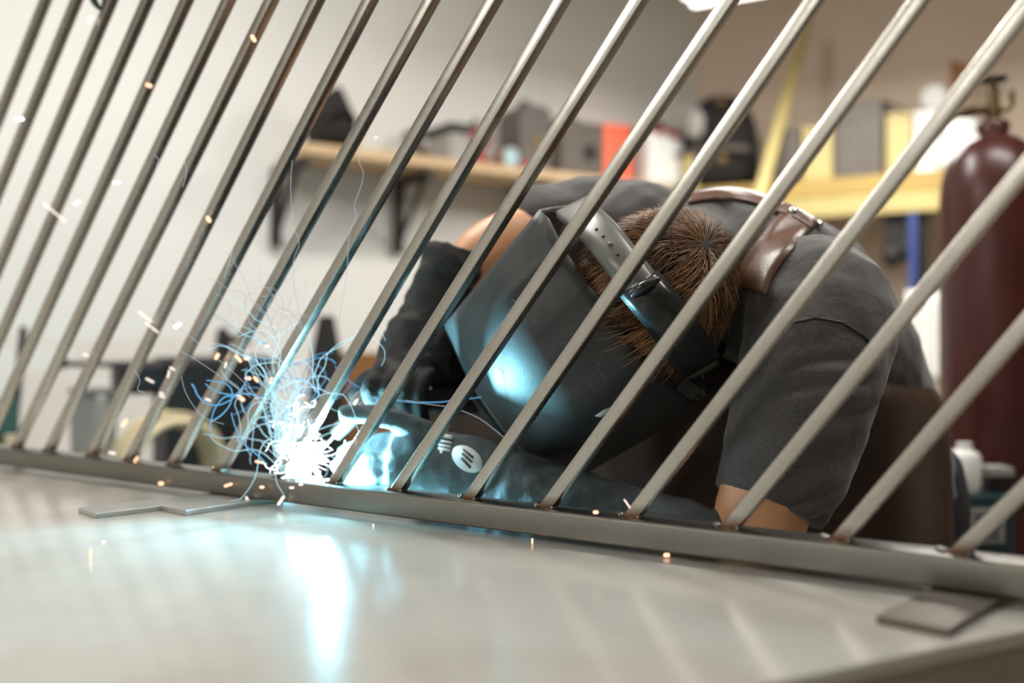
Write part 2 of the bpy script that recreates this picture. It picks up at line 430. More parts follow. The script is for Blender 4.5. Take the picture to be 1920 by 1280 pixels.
def foot_at(x):                       # where a pixel column meets the bar plane on the rail's top
    d = P(x, HOR, 1)-CAM; t = (RP-CAM).dot(RNn)/d.dot(RNn); q = CAM+d*t; q.z = RAILTOP; return q
for f, t in zip(feet, tops):
    bars.append((foot_at(f[0]), on_panel(*t)))
bdir = V((0, 0, 0))
for a, b in bars[:12]: bdir += (b-a).normalized()
bdir.normalize()
for x in lefttop:
    T = on_panel(x, 0); k = (T.z-RAILTOP)/bdir.z; bars.append((T-bdir*k, T))
q = foot_at(1772)+RX*.108; bars.append((q, q+bdir)); 
bars.sort(key=lambda a: a[0].x)
wb_feet = []
for a, b in bars:
    d = (b-a).normalized(); d = (d-RNn*d.dot(RNn)).normalized()
    m_ = RX*d.z-Zup*d.dot(RX); m_ = (m_-d*m_.dot(d)).normalized()        # right and down, in the panel plane
    r = .0016; n = 3; pts = []
    for (sx, sy, a0) in ((1, 1, 0), (0, 1, 90), (0, 0, 180), (1, 0, 270)):
        for i in range(n+1):
            an = math.radians(a0+90*i/n)
            px = (bw-r if sx else r)+r*math.cos(an); py = (bw-r if sy else r)+r*math.sin(an)
            pts.append((px, py))
    m = MB(); R = []
    for z in (RAILTOP-.0005, TOPZ+.0005):
        ring = []
        for px, py in pts:
            p = a+m_*px-RNn*py
            p = p+d*((z-p.z)/d.z); ring.append(m.bm.verts.new(p))
        R.append(ring)
    m.rings(R, True); m.build('slanted_bar', M['bar'], rp, angle=20)
    wb_feet.append((a, m_, d))
for i, (a, m_, d) in enumerate(wb_feet):
    m = MB()
    for k in range(5):
        c = a-RX*(.002+.0012*k)-RNn*(.003+.0016*k)+Zup*(.0012); c.z = RAILTOP+.0014
        m.ball(c, (.0036, .0032, .0026), n=8, m=6)
    for k in range(4):
        c = a+RX*(bw/ d.z+.0005)-RNn*(.002+.002*k); c.z = RAILTOP+.0012
        m.ball(c, (.0030, .0030, .0024), n=8, m=6)
    m.build('weld_bead', M['weld'], rp)
# green clamp hanging on a bar at the top left
cp = on_panel(186, 8)
ck = empty('spring_clamp', cp.to_tuple(), 'small green spring clamp gripping a bar at the top left corner', 'clamp')
m = MB(); m.tube([cp+V((-.012, -.006, .03)), cp+V((-.006, -.004, .004)), cp+V((.002, -.001, -.008))], [.007, .006, .003], 8); m.build('jaw', M['green'], ck)
m = MB(); m.tube([cp+V((.006, .018, .034)), cp+V((.004, .014, .010)), cp+V((.003, .006, -.006))], [.007, .006, .003], 8); m.build('jaw', M['green'], ck)
m = MB(); m.tube([cp+V((-.012, .0, .03)), cp+V((.0, .006, .06)), cp+V((-.01, .012, .1))], [.006, .006, .005], 8); m.build('grip', M['black'], ck)

# ------------------------------------------------------------------ the welder
hipc = P(1618, 900, 1.68)
man = empty('person', (hipc.x+.06, hipc.y+.05, 0), 'person in a grey t-shirt and leather apron bending over the table to weld', 'person')
Rsh = P(1130, 420, 1.60); Lsh = P(1535, 600, 1.26)
SIDE = (Lsh-Rsh).normalized()
Sm = (Rsh+Lsh)/2
AX = (hipc-Sm).normalized()
Tn = SIDE.cross(AX).normalized()
if Tn.z < 0: Tn = -Tn                                                    # out of the back
ANKL = [V((hipc.x+.10, hipc.y-.10, .09)), V((hipc.x+.0, hipc.y+.22, .09))]
HC = P(1232, 540, 1.255)                                                 # head centre
HF = V((-.70, -.02, -.71)).normalized()                                  # face direction
HU = V((.10, -.97, .10)); HU = (HU-HF*HU.dot(HF)).normalized()           # crown direction
HA = HF.cross(HU).normalized()                                           # to one side
if HA.x < 0: HA = -HA
# -- body
def torso(m, e, upto=1.0):
    cs = [Sm-AX*.045+Tn*.0, Sm+AX*.03+Tn*.02, Sm+AX*.13+Tn*.055, Sm+AX*.26+Tn*.065, Sm+AX*.40+Tn*.04, hipc+Tn*.0, hipc+V((.02, .03, -.10))]
    rs = [.11, .185, .20, .182, .160, .160, .165]; rt = [.085, .122, .134, .125, .118, .125, .12]
    m.loft(cs, SIDE, [q+e for q in rs], [q+e for q in rt], 28)
NE_far = P(985, 440, 1.50); WR_far = P(770, 640, 1.42)
NE_near = P(1405, 1075, 1.175); WR_near = P(985, 928, 1.25)
b = MB(); torso(b, -.012)
b.tube([HC-HU*.06-HF*.03, (HC*.45+Sm*.55)+Tn*.02, Sm+Tn*.0], [.062, .062, .075], 16)                      # neck
b.ball(HC, (.074, .096, .112), (HA, HF, HU), 24, 16)                                                     # skull
b.ball(HC+HF*.036-HU*.06, (.058, .058, .08), (HA, HF, HU), 20, 12)                                       # face and jaw
b.tube([HC+HF*.098-HU*.02, HC+HF*.125-HU*.065], [.010, .016], 10)                                        # nose
for s in (-1, 1):
    b.ball(HC+HA*.078*s-HU*.03-HF*.005, (.010, .02, .032), (HA, HF, HU), 12, 8)                          # ears
    b.ball(HC+HA*.03*s+HF*.092-HU*.025, (.014, .01, .009), (HA, HF, HU), 10, 6)
b.ball(HC+HF*.100-HU*.098, (.024, .012, .007), (HA, HF, HU), 12, 6)                                      # mouth
b.tube([Rsh+AX*.01, P(1060, 425, 1.57), NE_far], [.062, .055, .045], 16)
b.tube([NE_far, P(900, 480, 1.46), WR_far], [.046, .042, .03], 16)
b.tube([Lsh, P(1490, 790, 1.20), P(1428, 960, 1.185), NE_near], [.066, .06, .056, .048], 18)
b.tube([NE_near, P(1190, 995, 1.205), WR_near], [.046, .040, .030], 16)
for s, an in ((-1, ANKL[1]), (1, ANKL[0])):
    hp = hipc+SIDE*.09*s+V((.01, .02, -.08)); kn = (hp+an)/2+V((-.06, -.06, .02))
    b.tube([hp, kn, an], [.085, .06, .042], 16)
body = b.fused('body', M['skin'], man, .0065, 5)
# -- trousers and boots
m = MB()
m.loft([hipc+V((-.005, -.005, .04)), hipc+V((.01, .01, -.03)), hipc+V((.02, .03, -.12))], SIDE, [.167, .174, .17], [.132, .136, .125], 24)
for s, an in ((-1, ANKL[1]), (1, ANKL[0])):
    hp = hipc+SIDE*.09*s+V((.01, .02, -.08)); kn = (hp+an)/2+V((-.06, -.06, .02))
    m.tube([hp, kn, an+V((0, 0, .02))], [.102, .078, .066], 16)
m.fused('trousers', M['denim'], man, .009, 6)
for an in ANKL:
    m = MB(); m.tube([an+V((.03, .03, -.035)), an+V((-.06, -.09, -.04)), an+V((-.09, -.14, -.052))], [.048, .046, .036], 14); m.tube([an+V((0, 0, .1)), an+V((0, 0, -.02))], [.052, .052], 14)
    m.fused('boot', M['black'], man, .008, 3)
# -- shirt
m = MB(); torso(m, .006)
m.tube([(HC*.3+Sm*.7)+Tn*.01, Sm+Tn*.01], [.082, .10], 18)
m.tube([Rsh+SIDE*.06+AX*.02, Rsh+AX*.01, P(1060, 425, 1.57), P(1010, 432, 1.53)], [.10, .085, .075, .070], 18)
m.tube([Lsh-SIDE*.07+AX*.04, Lsh+V((0, 0, .005)), P(1515, 730, 1.215), P(1470, 865, 1.20), P(1437, 950, 1.19)], [.112, .096, .087, .077, .067], 22, round_ends=False)
SW = [P(1560, 610, 1.24), P(1432, 938, 1.19)]; sax = (SW[1]-SW[0]).normalized()
def wrinkle(p, n):
    d = 0.0
    t = (p-SW[0]).dot(sax)
    if -.02 < t < .26 and (p-(SW[0]+sax*t)).length < .125:
        q = p.z-p.x*.38
        d += .017*max(.10, abs(n.y)-.1)*(.45+.8*abs(mnoise.noise(p*7)))*(abs(math.sin(q*92+3.2*mnoise.noise(p*9)))**.6-.62)*max(0, min(1, (t-.02)/.08))*max(0, min(1, (t+.02)/.05))*(.45+.9*max(0, mnoise.noise(p*9+V((3, 1, 2)))+.35))
    t2 = (p-Sm).dot(AX)
    d += .006*mnoise.noise(p*11)+.0035*mnoise.noise(p*27)
    return d
shirt = m.fused('t_shirt', M['shirt'], man, .0055, 5, wrinkle)
ST = bvh(shirt)
# seam of the sleeve and its hem
def seam(name, pts, rad, mt, off=.0005, sub=5):
    q = []
    for i in range(len(pts)-1):
        for k in range(sub):
            t = k/sub; x = pts[i][0]*(1-t)+pts[i+1][0]*t; y = pts[i][1]*(1-t)+pts[i+1][1]*t
            l, n = hit(ST, x, y); q.append(l+n*off)
    l, n = hit(ST, *pts[-1]); q.append(l+n*off)
    mm = MB(); mm.tube(q, rad, 8, sub=1); return mm.build(name, mt, man)
seam('sleeve_seam', [(1430, 628), (1480, 606), (1530, 596), (1580, 605), (1620, 632), (1640, 652)], .0022, M['black'], .0)
# -- leather apron: a sheet hanging in front of the chest and wrapping the hips
def apron():
    prof = [(585, [(1140, 1.54), (1175, 1.50), (1215, 1.455), (1270, 1.43), (1330, 1.42), (1380, 1.42), (1420, 1.43), (1450, 1.45)]),
            (660, [(1010, 1.60), (1110, 1.56), (1160, 1.48), (1240, 1.41), (1330, 1.385), (1430, 1.375), (1520, 1.39), (1600, 1.41)]),
            (735, [(800, 1.78), (1000, 1.66), (1125, 1.52), (1240, 1.40), (1370, 1.36), (1540, 1.36), (1680, 1.37), (1752, 1.46)]),
            (830, [(760, 1.80), (980, 1.68), (1105, 1.53), (1235, 1.40), (1385, 1.35), (1560, 1.35), (1700, 1.365), (1776, 1.46)]),
            (940, [(760, 1.80), (975, 1.68), (1100, 1.53), (1235, 1.40), (1390, 1.355), (1570, 1.355), (1705, 1.37), (1784, 1.47)]),
            (1060, [(860, 1.68), (980, 1.66), (1105, 1.54), (1240, 1.41), (1390, 1.37), (1570, 1.37), (1705, 1.38), (1786, 1.48)]),
            (1250, [(880, 1.70), (990, 1.68), (1110, 1.56), (1240, 1.45), (1390, 1.42), (1570, 1.42), (1715, 1.50), (1785, 1.64)]),
            (1500, [(890, 1.70), (990, 1.68), (1110, 1.58), (1240, 1.48), (1390, 1.45), (1570, 1.45), (1715, 1.53), (1785, 1.66)])]
    rows = []
    for k, (y, pr) in enumerate(prof):
        row = []
        for i, p in enumerate(spline([P(x, y, z) for x, z in pr], 5)):
            row.append(p+V((0, .022*mnoise.noise(V((i*.23, k*.55, 7))), .012*mnoise.noise(V((i*.3, k*.9, 3))))))
        rows.append(row)
    rows = list(zip(*[spline(list(c), 3) for c in zip(*rows)]))
    m = MB(); m.grid([list(r) for r in rows]); return m.build('leather_apron', M['leather'], man, solid=.003)
apr = apron()
# -- apron straps lying on the shirt
def strap(name, pts, mt, th=.0028, sub=5, tree=None, off=.003):
    """pts: (left pixel, right pixel) pairs"""
    tree = tree or ST
    L = []
    P2 = []
    for i in range(len(pts)-1):
        for k in range(sub):
            t = k/sub; P2.append([tuple(pts[i][j][c]*(1-t)+pts[i+1][j][c]*t for c in (0, 1)) for j in (0, 1)])
    P2.append(pts[-1])
    top = []
    for a, c in P2:
        row = []
        for k in range(5):
            t = k/4; l, n = hit(tree, a[0]*(1-t)+c[0]*t, a[1]*(1-t)+c[1]*t)
            row.append(l+n*off)
        top.append(row)
    for it in range(3):                            # smooth along the strap
        top = [[(top[max(i-1, 0)][j]+top[i][j]*2+top[min(i+1, len(top)-1)][j])/4 for j in range(5)] for i in range(len(top))]
    m = MB(); m.grid(top); return m.build(name, mt, man, solid=th)
def crest(x):                                      # row where the shirt begins under pixel column x
    for y in range(280, 520, 2):
        d = (P(x, y, 1)-CAM).normalized()
        if ST.ray_cast(CAM, d)[0] is not None: return y
    return 400
s1 = strap('apron_strap', [((1386, 545), (1438, 560)), ((1392, 500), (1450, 520)), ((1420, 455), (1482, 478)), ((1450, 415), (1516, 432)), ((1478, crest(1478)+6), (1540, crest(1540)+6))], M['strap'])
s2 = strap('apron_strap', [((x, crest(x)+3), (x-4, crest(x)+24)) for x in (1290, 1330, 1370, 1410, 1450, 1490, 1530)], M['strap'])
for (x, y) in ((1486, 14), (1532, 13), (1445, 14)):
    l, n = hit(ST, x, crest(x)+y); mm = MB(); mm.ball(l+n*.006, (.0062, .0062, .003), (n.orthogonal().normalized(), n.cross(n.orthogonal()).normalized(), n), 12, 6); mm.build('rivet', M['chrome'], s1)
# -- hair: short strands growing from the scalp
WHORL = HC-HF*.062+HU*.09
def hair():
    verts, faces, tones = [], [], []
    rng = random.Random(5)
    cap = []
    n = 0
    while n < 9500:
        u = V((rng.gauss(0, 1), rng.gauss(0, 1), rng.gauss(0, 1))).normalized()   # (A, F, U)
        if u.z < -.35 or (u.y > .93 and u.z < .25): continue
        if u.z < .0 and u.y > .2: continue
        n += 1
        fy = .112 if u.y > 0 else .098
        p = HC+HA*u.x*.077+HF*u.y*fy+HU*u.z*.114
        nn = (HA*u.x/.077+HF*u.y/fy+HU*u.z/.114).normalized()
        f = (p-WHORL); f = f-nn*f.dot(nn)
        if f.length < 1e-4: continue
        f.normalize()
        cl = mnoise.noise_vector(p*30)*.8
        f = (f+cl+V((rng.uniform(-.22, .22), rng.uniform(-.22, .22), rng.uniform(-.22, .22)))); f = (f-nn*f.dot(nn)).normalized()
        near = max(0, min(1, (u.y+.75)/1.2))
        L = (.026+.034*near)*rng.uniform(.75, 1.25)
        lift = .75*rng.uniform(.5, 1.3)
        w_ = rng.uniform(.0004, .0008); tone = (mnoise.noise(p*40)*.9+rng.gauss(0, .45)); tone = 0 if tone < -.22 else (1 if tone < .42 else 2)
        sd = f.cross(nn)
        base = len(verts); K = 4
        for k in range(K+1):
            t = k/K
            c = p+f*L*t*(1-.05*t)+nn*(L*lift*(t-.62*t*t))+nn*.001
            ww = w_*(1-.75*t)
            verts += [c+sd*ww, c-sd*ww, c+nn*ww*1.3]
        for k in range(K):
            for j in range(3):
                a = base+k*3+j; b2 = base+k*3+(j+1) % 3; faces.append((a, b2, b2+3, a+3)); tones.append(tone)
    off = wloc(man)
    me = bpy.data.meshes.new('hair'); me.from_pydata([v-off for v in verts], [], faces); me.update()
    for q in me.polygons: q.use_smooth = True
    for q in (mat('dark_brown_hair', (62, 40, 24), .45, 0, .3, 60), M['hair'], mat('light_brown_hair', (176, 132, 88), .4, 0, .25, 60)): me.materials.append(q)
    me.polygons.foreach_set('material_index', tones)
    o = bpy.data.objects.new('hair', me); sc.collection.objects.link(o); o.parent = man; return o
hr = hair()
hc = MB(); hc.ball(HC+HU*.003+HF*.004, (.0776, .105, .1145), (HA, HF, HU), 30, 20)
for v in list(hc.bm.verts):
    q = v.co-HC
    if q.dot(HU)/.113 < -.35 or (q.dot(HF)/.097 > .9 and q.dot(HU)/.113 < .4) or (q.dot(HU) < 0 and q.dot(HF) > .02): hc.bm.verts.remove(v)
hc.build('hair_undercoat', mat('hair_root', (46, 32, 21), .8, 0, .3, 60), hr)

# -- gloves
def finger(m, base, d1, d2, L, r, curl):
    pts = [base]; d = V(d1).normalized(); tgt = V(d2).normalized(); rr = [r]
    for k, f in enumerate((.42, .32, .26)):
        pts.append(pts[-1]+d*L*f); d = (d*(1-curl)+tgt*curl).normalized(); rr.append(r*(1-.09*(k+1)))
    m.tube(pts, rr, 12)
# far hand (holds the torch), gauntlet rising to the bare forearm
m = MB()
hd = P(742, 700, 1.36)
m.loft([P(853, 478, 1.44), P(836, 520, 1.43), P(806, 585, 1.42), P(775, 640, 1.405)], V((.8, -.5, .5)), [.050, .049, .044, .040], [.044, .043, .038, .034], 22)
m.loft([P(790, 610, 1.405), P(770, 660, 1.395), P(765, 700, 1.375), P(760, 722, 1.36)], V((1, -.2, .2)), [.042, .050, .052, .045], [.034, .036, .036, .03], 20)
m.ball(P(815, 675, 1.39), (.036, .036, .045), n=14, m=10); m.ball(P(838, 694, 1.40), (.034, .03, .03), n=14, m=10)
for k in range(4):
    bx = P(716+30*k, 690+4*k, 1.345)
    finger(m, bx, V((-.25, -.55, -.5)), V((.25, .7, -.55)), .088-.005*abs(k-1.3), .0125, .55)
finger(m, P(735, 680, 1.37), V((-.8, -.3, -.5)), V((-.4, -.3, -.8)), .07, .0135, .4)
g1 = m.fused('dark_gauntlet', M['glove'], man, .0045, 3, lambda p, n: .004*mnoise.noise(p*34)+.0012*math.sin((p.z*1.0+p.x*.7)*150+9*mnoise.noise(p*14)))
# near hand lying on the table, gauntlet towards the elbow
m = MB()
m.loft([P(1350, 1050, 1.19), P(1180, 993, 1.205), P(1040, 948, 1.235), P(960, 917, 1.255)], V((.1, .1, 1)), [.058, .056, .052, .050], [.055, .052, .048, .044], 24)
m.loft([P(965, 918, 1.255), P(900, 890, 1.27), P(840, 872, 1.28), P(780, 864, 1.29), P(735, 862, 1.295)], V((.05, .1, 1)), [.049, .046, .043, .042, .038], [.042, .036, .034, .032, .027], 24)
for k in range(4):
    bz = P(752, 822+27*k, 1.300-.004*k)
    finger(m, bz, V((-1, .15, -.15+.03*k)), V((-.75, .62, -.4)), (.088, .098, .092, .074)[k], .0118, .45)
finger(m, P(800, 812, 1.285), V((-.9, -.10, .38)), V((-1, .2, -.25)), .108, .0165, .32)
gl = m.fused('grey_gauntlet', M['gloveteal'], man, .0042, 3, lambda p, n: .0035*mnoise.noise(p*30)+.0018*mnoise.noise(p*75))
GT = bvh(gl)
# pale round print with three slanting strokes, and ribbed lettering beside it
def decal(poly, mt, name, tree, parent, off=.0012, th=.0012):
    m = MB(); vs = []
    for x, y in poly:
        l, n = hit(tree, x, y); vs.append(m.bm.verts.new(l+n*off))
    c, n = hit(tree, sum(p[0] for p in poly)/len(poly), sum(p[1] for p in poly)/len(poly))
    vc = m.bm.verts.new(c+n*off)
    for i in range(len(vs)): m.face([vs[i], vs[(i+1) % len(vs)], vc])
    return m.build(name, mt, parent, solid=th)
def ellipse(cx, cy, a, b2, rot, n=28):
    cr, sr = math.cos(rot), math.sin(rot)
    return [(cx+a*math.cos(t)*cr-b2*math.sin(t)*sr, cy+a*math.cos(t)*sr+b2*math.sin(t)*cr) for t in [2*math.pi*i/n for i in range(n)]]
badge = decal(ellipse(876.5, 861, 32.5, 21, .62), M['logo'], 'round_print', GT, gl)
for (x0, y0, x1, y1) in ((869.5, 843.5, 888, 859), (867, 851.5, 886, 867.5), (865.5, 860.5, 883, 878)):
    dx, dy = x1-x0, y1-y0; L = math.hypot(dx, dy); nx, ny = -dy/L*1.9, dx/L*1.9
    decal([(x0+nx, y0+ny), (x0-nx, y0-ny), (x1-nx, y1-ny), (x1+nx, y1+ny)], M['logodark'], 'print_stroke', GT, gl, .0026)
for (x0, y0, x1, y1, wd) in ((828, 817, 849, 822, 3), (825, 827, 848, 831.5, 1.8), (823, 834.5, 847, 839, 1.8), (822, 841, 845, 846, 2.2), (826, 847, 831, 849, 2.4)):
    dx, dy = x1-x0, y1-y0; L = math.hypot(dx, dy); nx, ny = -dy/L*wd, dx/L*wd
    decal([(x0+nx, y0+ny), (x0-nx, y0-ny), (x1-nx, y1-ny), (x1+nx, y1+ny)], M['logo'], 'print_letter', GT, gl, .0016)

# ------------------------------------------------------------------ welding torch in the far hand
tc_ = P(760, 735, 1.345)
to = empty('welding_torch', tc_.to_tuple(), 'silver nosed welding torch in the dark glove, pointing at the bright arc', 'torch')
m = MB(); m.tube([P(930, 748, 1.40), P(840, 748, 1.37), P(750, 742, 1.34)], [.018, .022, .016], 16); m.build('handle', M['black'], to)
m = MB(); m.tube([P(752, 738, 1.34), P(716, 736, 1.335), P(684, 752, 1.33), P(668, 778, 1.328)], [.0125, .015, .0165, .016], 18, sub=6, round_ends=False); m.build('swan_neck', M['chrome'], to)
m = MB(); m.tube([P(668, 776, 1.328), P(628, 816, 1.33)], [.0125, .0095], 16, round_ends=False); m.build('nozzle', M['weld'], to)
m = MB(); m.tube([P(630, 814, 1.33), P(604, 840, 1.33)], .0022, 8); m.build('contact_tip', M['weld'], to)
m = MB(); m.tube([P(930, 748, 1.40), P(985, 760, 1.46), P(1040, 860, 1.62), P(1120, 1100, 1.75), V((.28, 1.95, .3)), V((.5, 2.3, .03))], .011, 10); m.build('cable', M['black'], to)
m = MB(); m.ball(P(806, 727, 1.338), .004, n=10, m=6); m.build('button', M['chrome'], to)

# ------------------------------------------------------------------ welding helmet worn on the head
hl = empty('welding_helmet', HC.to_tuple(), 'black scratched welding helmet on the welder, its front edge lit blue by the arc', 'helmet')
def hpts(row): return [P(*q) for q in row]
rear = [(1080, 384, 1.36), (1014, 393, 1.225), (1028, 408, 1.195), (1064, 476, 1.165), (1119, 554, 1.150), (1165, 615, 1.150), (1204, 668, 1.160), (1262, 716, 1.22), (1316, 760, 1.31)]
front = [(912, 640, 1.36), (838, 605, 1.265), (850, 640, 1.235), (880, 705, 1.215), (918, 762, 1.205), (960, 815, 1.205), (1003, 860, 1.215), (1050, 888, 1.27), (1098, 886, 1.35)]
rows = []
for i in range(13):
    t = i/12; row = []
    for j, (r_, f_) in enumerate(zip(rear, front)):
        bend = .066*max(0, (t-.48)/.52)**2*(1 if 0 < j < 8 else 0)
        zz = r_[2]*(1-t)+f_[2]*t-.012*math.sin(math.pi*t)
        row.append(P(r_[0]*(1-t)+f_[0]*t, r_[1]*(1-t)+f_[1]*t, zz+bend))
    rows.append(row)
dense = spline
m = MB(); m.grid([dense(r) for r in rows]); shell = m.build('shell', M['shell'], hl, solid=.003, angle=60)
f2 = [(915, 645, 1.46), (842, 622, 1.43), (853, 658, 1.42), (886, 728, 1.42), (926, 790, 1.42), (968, 843, 1.42), (1024, 887, 1.42), (1052, 890, 1.43), (1098, 888, 1.45)]
fr = rows[-1]; f2 = hpts(f2)
m = MB(); m.grid([dense(r) for r in ([a*(1-t)+c*t for a, c in zip(fr, f2)] for t in (0, .06, .3, .65, 1.0))]); m.build('face_plate', M['shell'], hl, solid=.003, angle=60)
HT = bvh(shell)
# window frame of the lens on the face plate
lc = (f2[3]+f2[5]+fr[4])/3
u_ = (fr[6]-fr[3]).normalized(); v_ = (f2[4]-fr[4]).normalized(); n_ = u_.cross(v_).normalized()
if n_.x > 0: n_ = -n_
lc = (fr[4]*.35+f2[4]*.65)+n_*.002
m = MB(); m.box(lc, u_*.055, v_*.030, n_*.006); m.build('lens_frame', M['black'], hl, smooth=False, bevel=.002)
m = MB(); m.box(lc+n_*.0045, u_*.046, v_*.022, n_*.003); m.build('lens', M['bandblack'], hl, smooth=False)
# bright tag and printed word on the shell's side
decal([(1114, 776), (1130, 765), (1146, 759), (1136, 770), (1124, 778)], M['logo'], 'paper_tag', HT, hl, .003)
# scratches: thin pale lines on the shell
rg = random.Random(3)
for (x0, y0, x1, y1) in [(1032, 560, 1042, 580), (1068, 612, 1074, 628), (1060, 640, 1050, 648), (1118, 690, 1134, 706), (1126, 676, 1120, 684), (985, 520, 1004, 524), (1092, 660, 1084, 652), (1010, 500, 1002, 488), (1050, 700, 1060, 712), (940, 690, 946, 700), (1076, 560, 1081, 552), (1106, 718, 1116, 730), (1000, 600, 1014, 604), (960, 560, 974, 570)]:
    q = [];
    for k in range(4):
        t = k/3; l, n = hit(HT, x0+(x1-x0)*t+rg.uniform(-1, 1), y0+(y1-y0)*t+rg.uniform(-1, 1)); q.append(l+n*.0021)
    m = MB(); m.tube(q, .00022, 4, sub=1); m.build('scratch', M['grey'], hl)
# headband: perforated grey strap and its black slider
HR = bvh(body)
def band(name, cen, wv, mt, z0, lift=.0, th=.0022, parent=hl):
    rows = []
    for i, (x, y, zz) in enumerate(cen):
        row = []
        for k in range(7):
            t = k/6*2-1
            row.append(P(x+wv[0]*t, y+wv[1]*t, zz+.012*t*t))
        rows.append(row)
    rows = list(zip(*[dense(list(c), 4) for c in zip(*rows)]))
    m = MB(); m.grid([list(r) for r in rows]); return m.build(name, mt, parent, solid=th)
hb = band('headband', [(1068, 385, 1.27), (1090, 404, 1.21), (1120, 432, 1.165), (1165, 487, 1.125), (1215, 553, 1.110), (1262, 612, 1.125), (1300, 668, 1.165), (1318, 700, 1.23)], (32, -16), M['band'], 0)
sl = band('slider', [(1196, 530, 1.112), (1222, 560, 1.102), (1256, 602, 1.112), (1296, 662, 1.155), (1312, 690, 1.20)], (36, -22), M['bandblack'], 0, th=.004)
m = MB(); m.tube([P(1188, 552, 1.104), P(1205, 538, 1.097), P(1232, 524, 1.103)], [.004, .006, .004], 10); m.build('slider_lip', M['bandblack'], sl)
BT = bvh(hb)
for (x, y) in ((1119, 431), (1131, 444), (1158, 478)):
    l, n = hit(BT, x, y, 1.14); q = n.orthogonal().normalized()
    m = MB(); m.ball(l+n*.0015, (.0022, .0022, .0008), (q, n.cross(q), n), 10, 5); m.build('hole', M['black'], hb)
l, n = hit(BT, 1144, 459, 1.13); q = n.orthogonal().normalized()
m = MB(); m.ball(l+n*.002, (.0033, .0033, .0018), (q, n.cross(q), n), 12, 6); m.build('rivet', M['band'], hb)
# pivot knobs at the sides and an orange washer
kn = P(1306, 718, 1.26); kd = V((.62, .1, -.78)).normalized()
m = MB(); m.lathe(kn, [(.0, -.006), (.016, -.006), (.017, .004), (.015, .016), (.0, .016)], 20, kd); m.build('pivot_knob', M['bandblack'], hl, angle=30)
m = MB(); m.box(P(1294, 722, 1.235), V((.011, -.002, -.008)), V((.003, .008, .004)), V((.006, 0, .008))); m.build('tension_lever', M['black'], hl, smooth=False, bevel=.002)
m = MB(); m.tube([P(1308, 688, 1.26), P(1320, 692, 1.258), P(1326, 702, 1.258), P(1325, 710, 1.26)], .0022, 8); m.build('washer', M['orange'], hl)
kn = P(1350, 452, 1.33); kd = V((.5, -.3, .6)).normalized()
m = MB(); m.lathe(kn, [(.0, -.004), (.013, -.004), (.014, .004), (.010, .010), (.0, .010)], 18, kd); m.build('ratchet_knob', M['bandblack'], hl, angle=30)
m = MB(); m.tube([P(1350, 452, 1.33), P(1372, 500, 1.335), P(1380, 560, 1.33), P(1360, 640, 1.30), P(1316, 706, 1.25)], .006, 8); m.build('rear_strap', M['bandblack'], hl)

# ------------------------------------------------------------------ the arc, its sparks and trails
ar = empty('welding_arc', ARC.to_tuple(), 'blinding blue white welding arc at the foot of a slanted bar', 'arc')
m = MB(); m.ball(ARC, (.013, .009, .02), n=14, m=9)
for k in range(9):
    m.ball(ARC+V((random.uniform(-.02, .03), random.uniform(-.01, .012), random.uniform(-.02, .03))), random.uniform(.003, .008), n=10, m=6)
m.build('glare', M['arc'], ar)
def trail(m, x, y, ang, L, wig, r0, r1, Z, rng, turn=0.0, n=None):
    n = n or max(6, int(L/9)); step = L/n; q = []; a = ang; zz = Z
    dv = 0
    for i in range(n+1):
        q.append(P(x, y, zz))
        dv = dv*.6+rng.gauss(0, wig); a += dv+turn/n
        if rng.random() < .07: a += rng.choice((-1, 1))*rng.uniform(.5, 1.2)*min(1, wig*4)
        x += math.cos(a)*step; y -= math.sin(a)*step; zz += rng.gauss(0, .0025)
    rad = [r0+(r1-r0)*i/n for i in range(n+1)]
    m.tube(q, rad, 5, sub=2)
rng = random.Random(11)
mw, mb_, mt_, mc = MB(), MB(), MB(), MB()
for k in range(46):                                # bright tangle above the arc
    x = 545+rng.gauss(0, 13); y = 838+rng.gauss(0, 26)
    trail(mw, x, y, math.pi/2+rng.gauss(.14, .40), rng.uniform(60, 215), .15, .00075, .0003, 1.300+rng.uniform(-.03, .05), rng)
for k in range(34):                                # lower fan towards the glove
    trail(mc, 560+rng.gauss(0, 12), 846+rng.gauss(0, 14), rng.uniform(-1.25, -.1), rng.uniform(25, 80), .12, .0012, .0006, 1.29+rng.uniform(-.03, .03), rng)
for k in range(100):                                # the white heart of the tangle
    trail(mc, 560+rng.gauss(0, 22), 838+rng.gauss(0, 32), rng.uniform(0, 6.28), rng.uniform(15, 45), .4, .0009, .0005, 1.30+rng.uniform(-.02, .03), rng)
for k in range(16):
    trail(mw, 535+rng.gauss(0, 22), 770+rng.gauss(0, 34), rng.uniform(0, 6.28), rng.uniform(20, 45), .45, .0005, .0003, 1.30+rng.uniform(-.03, .05), rng)
for k in range(15):                                 # tall lone filaments
    trail(mw, 545+rng.uniform(-45, 60), rng.uniform(700, 760), math.pi/2+rng.gauss(.05, .22), rng.uniform(140, 260), .16, .0006, .0003, 1.30+rng.uniform(-.05, .05), rng)
tag(mw.build('spark_trails', M['trail']), 'tangle of bright bluish white spark trails rising from the arc', 'sparks', None, 'stuff')
for k in range(20):
    trail(mb_, 555+rng.gauss(0, 35), 730+rng.gauss(0, 55), math.pi/2+rng.gauss(.3, 1.1), rng.uniform(60, 150), .2, .0008, .0004, 1.33+rng.uniform(-.03, .06), rng)
trail(mb_, 700, 745, -.1, 260, .05, .0008, .0004, 1.28, rng)
for (x, y, a, L, tn) in ((450, 745, 2.9, 110, .9), (480, 740, 3.1, 100, -.6), (395, 790, .4, 130, 1.2), (360, 720, -1.2, 150, 1.5), (500, 870, 2.8, 120, -.5)):
    trail(mb_, x, y, a, L, .1, .0011, .0007, 1.28, rng, tn)
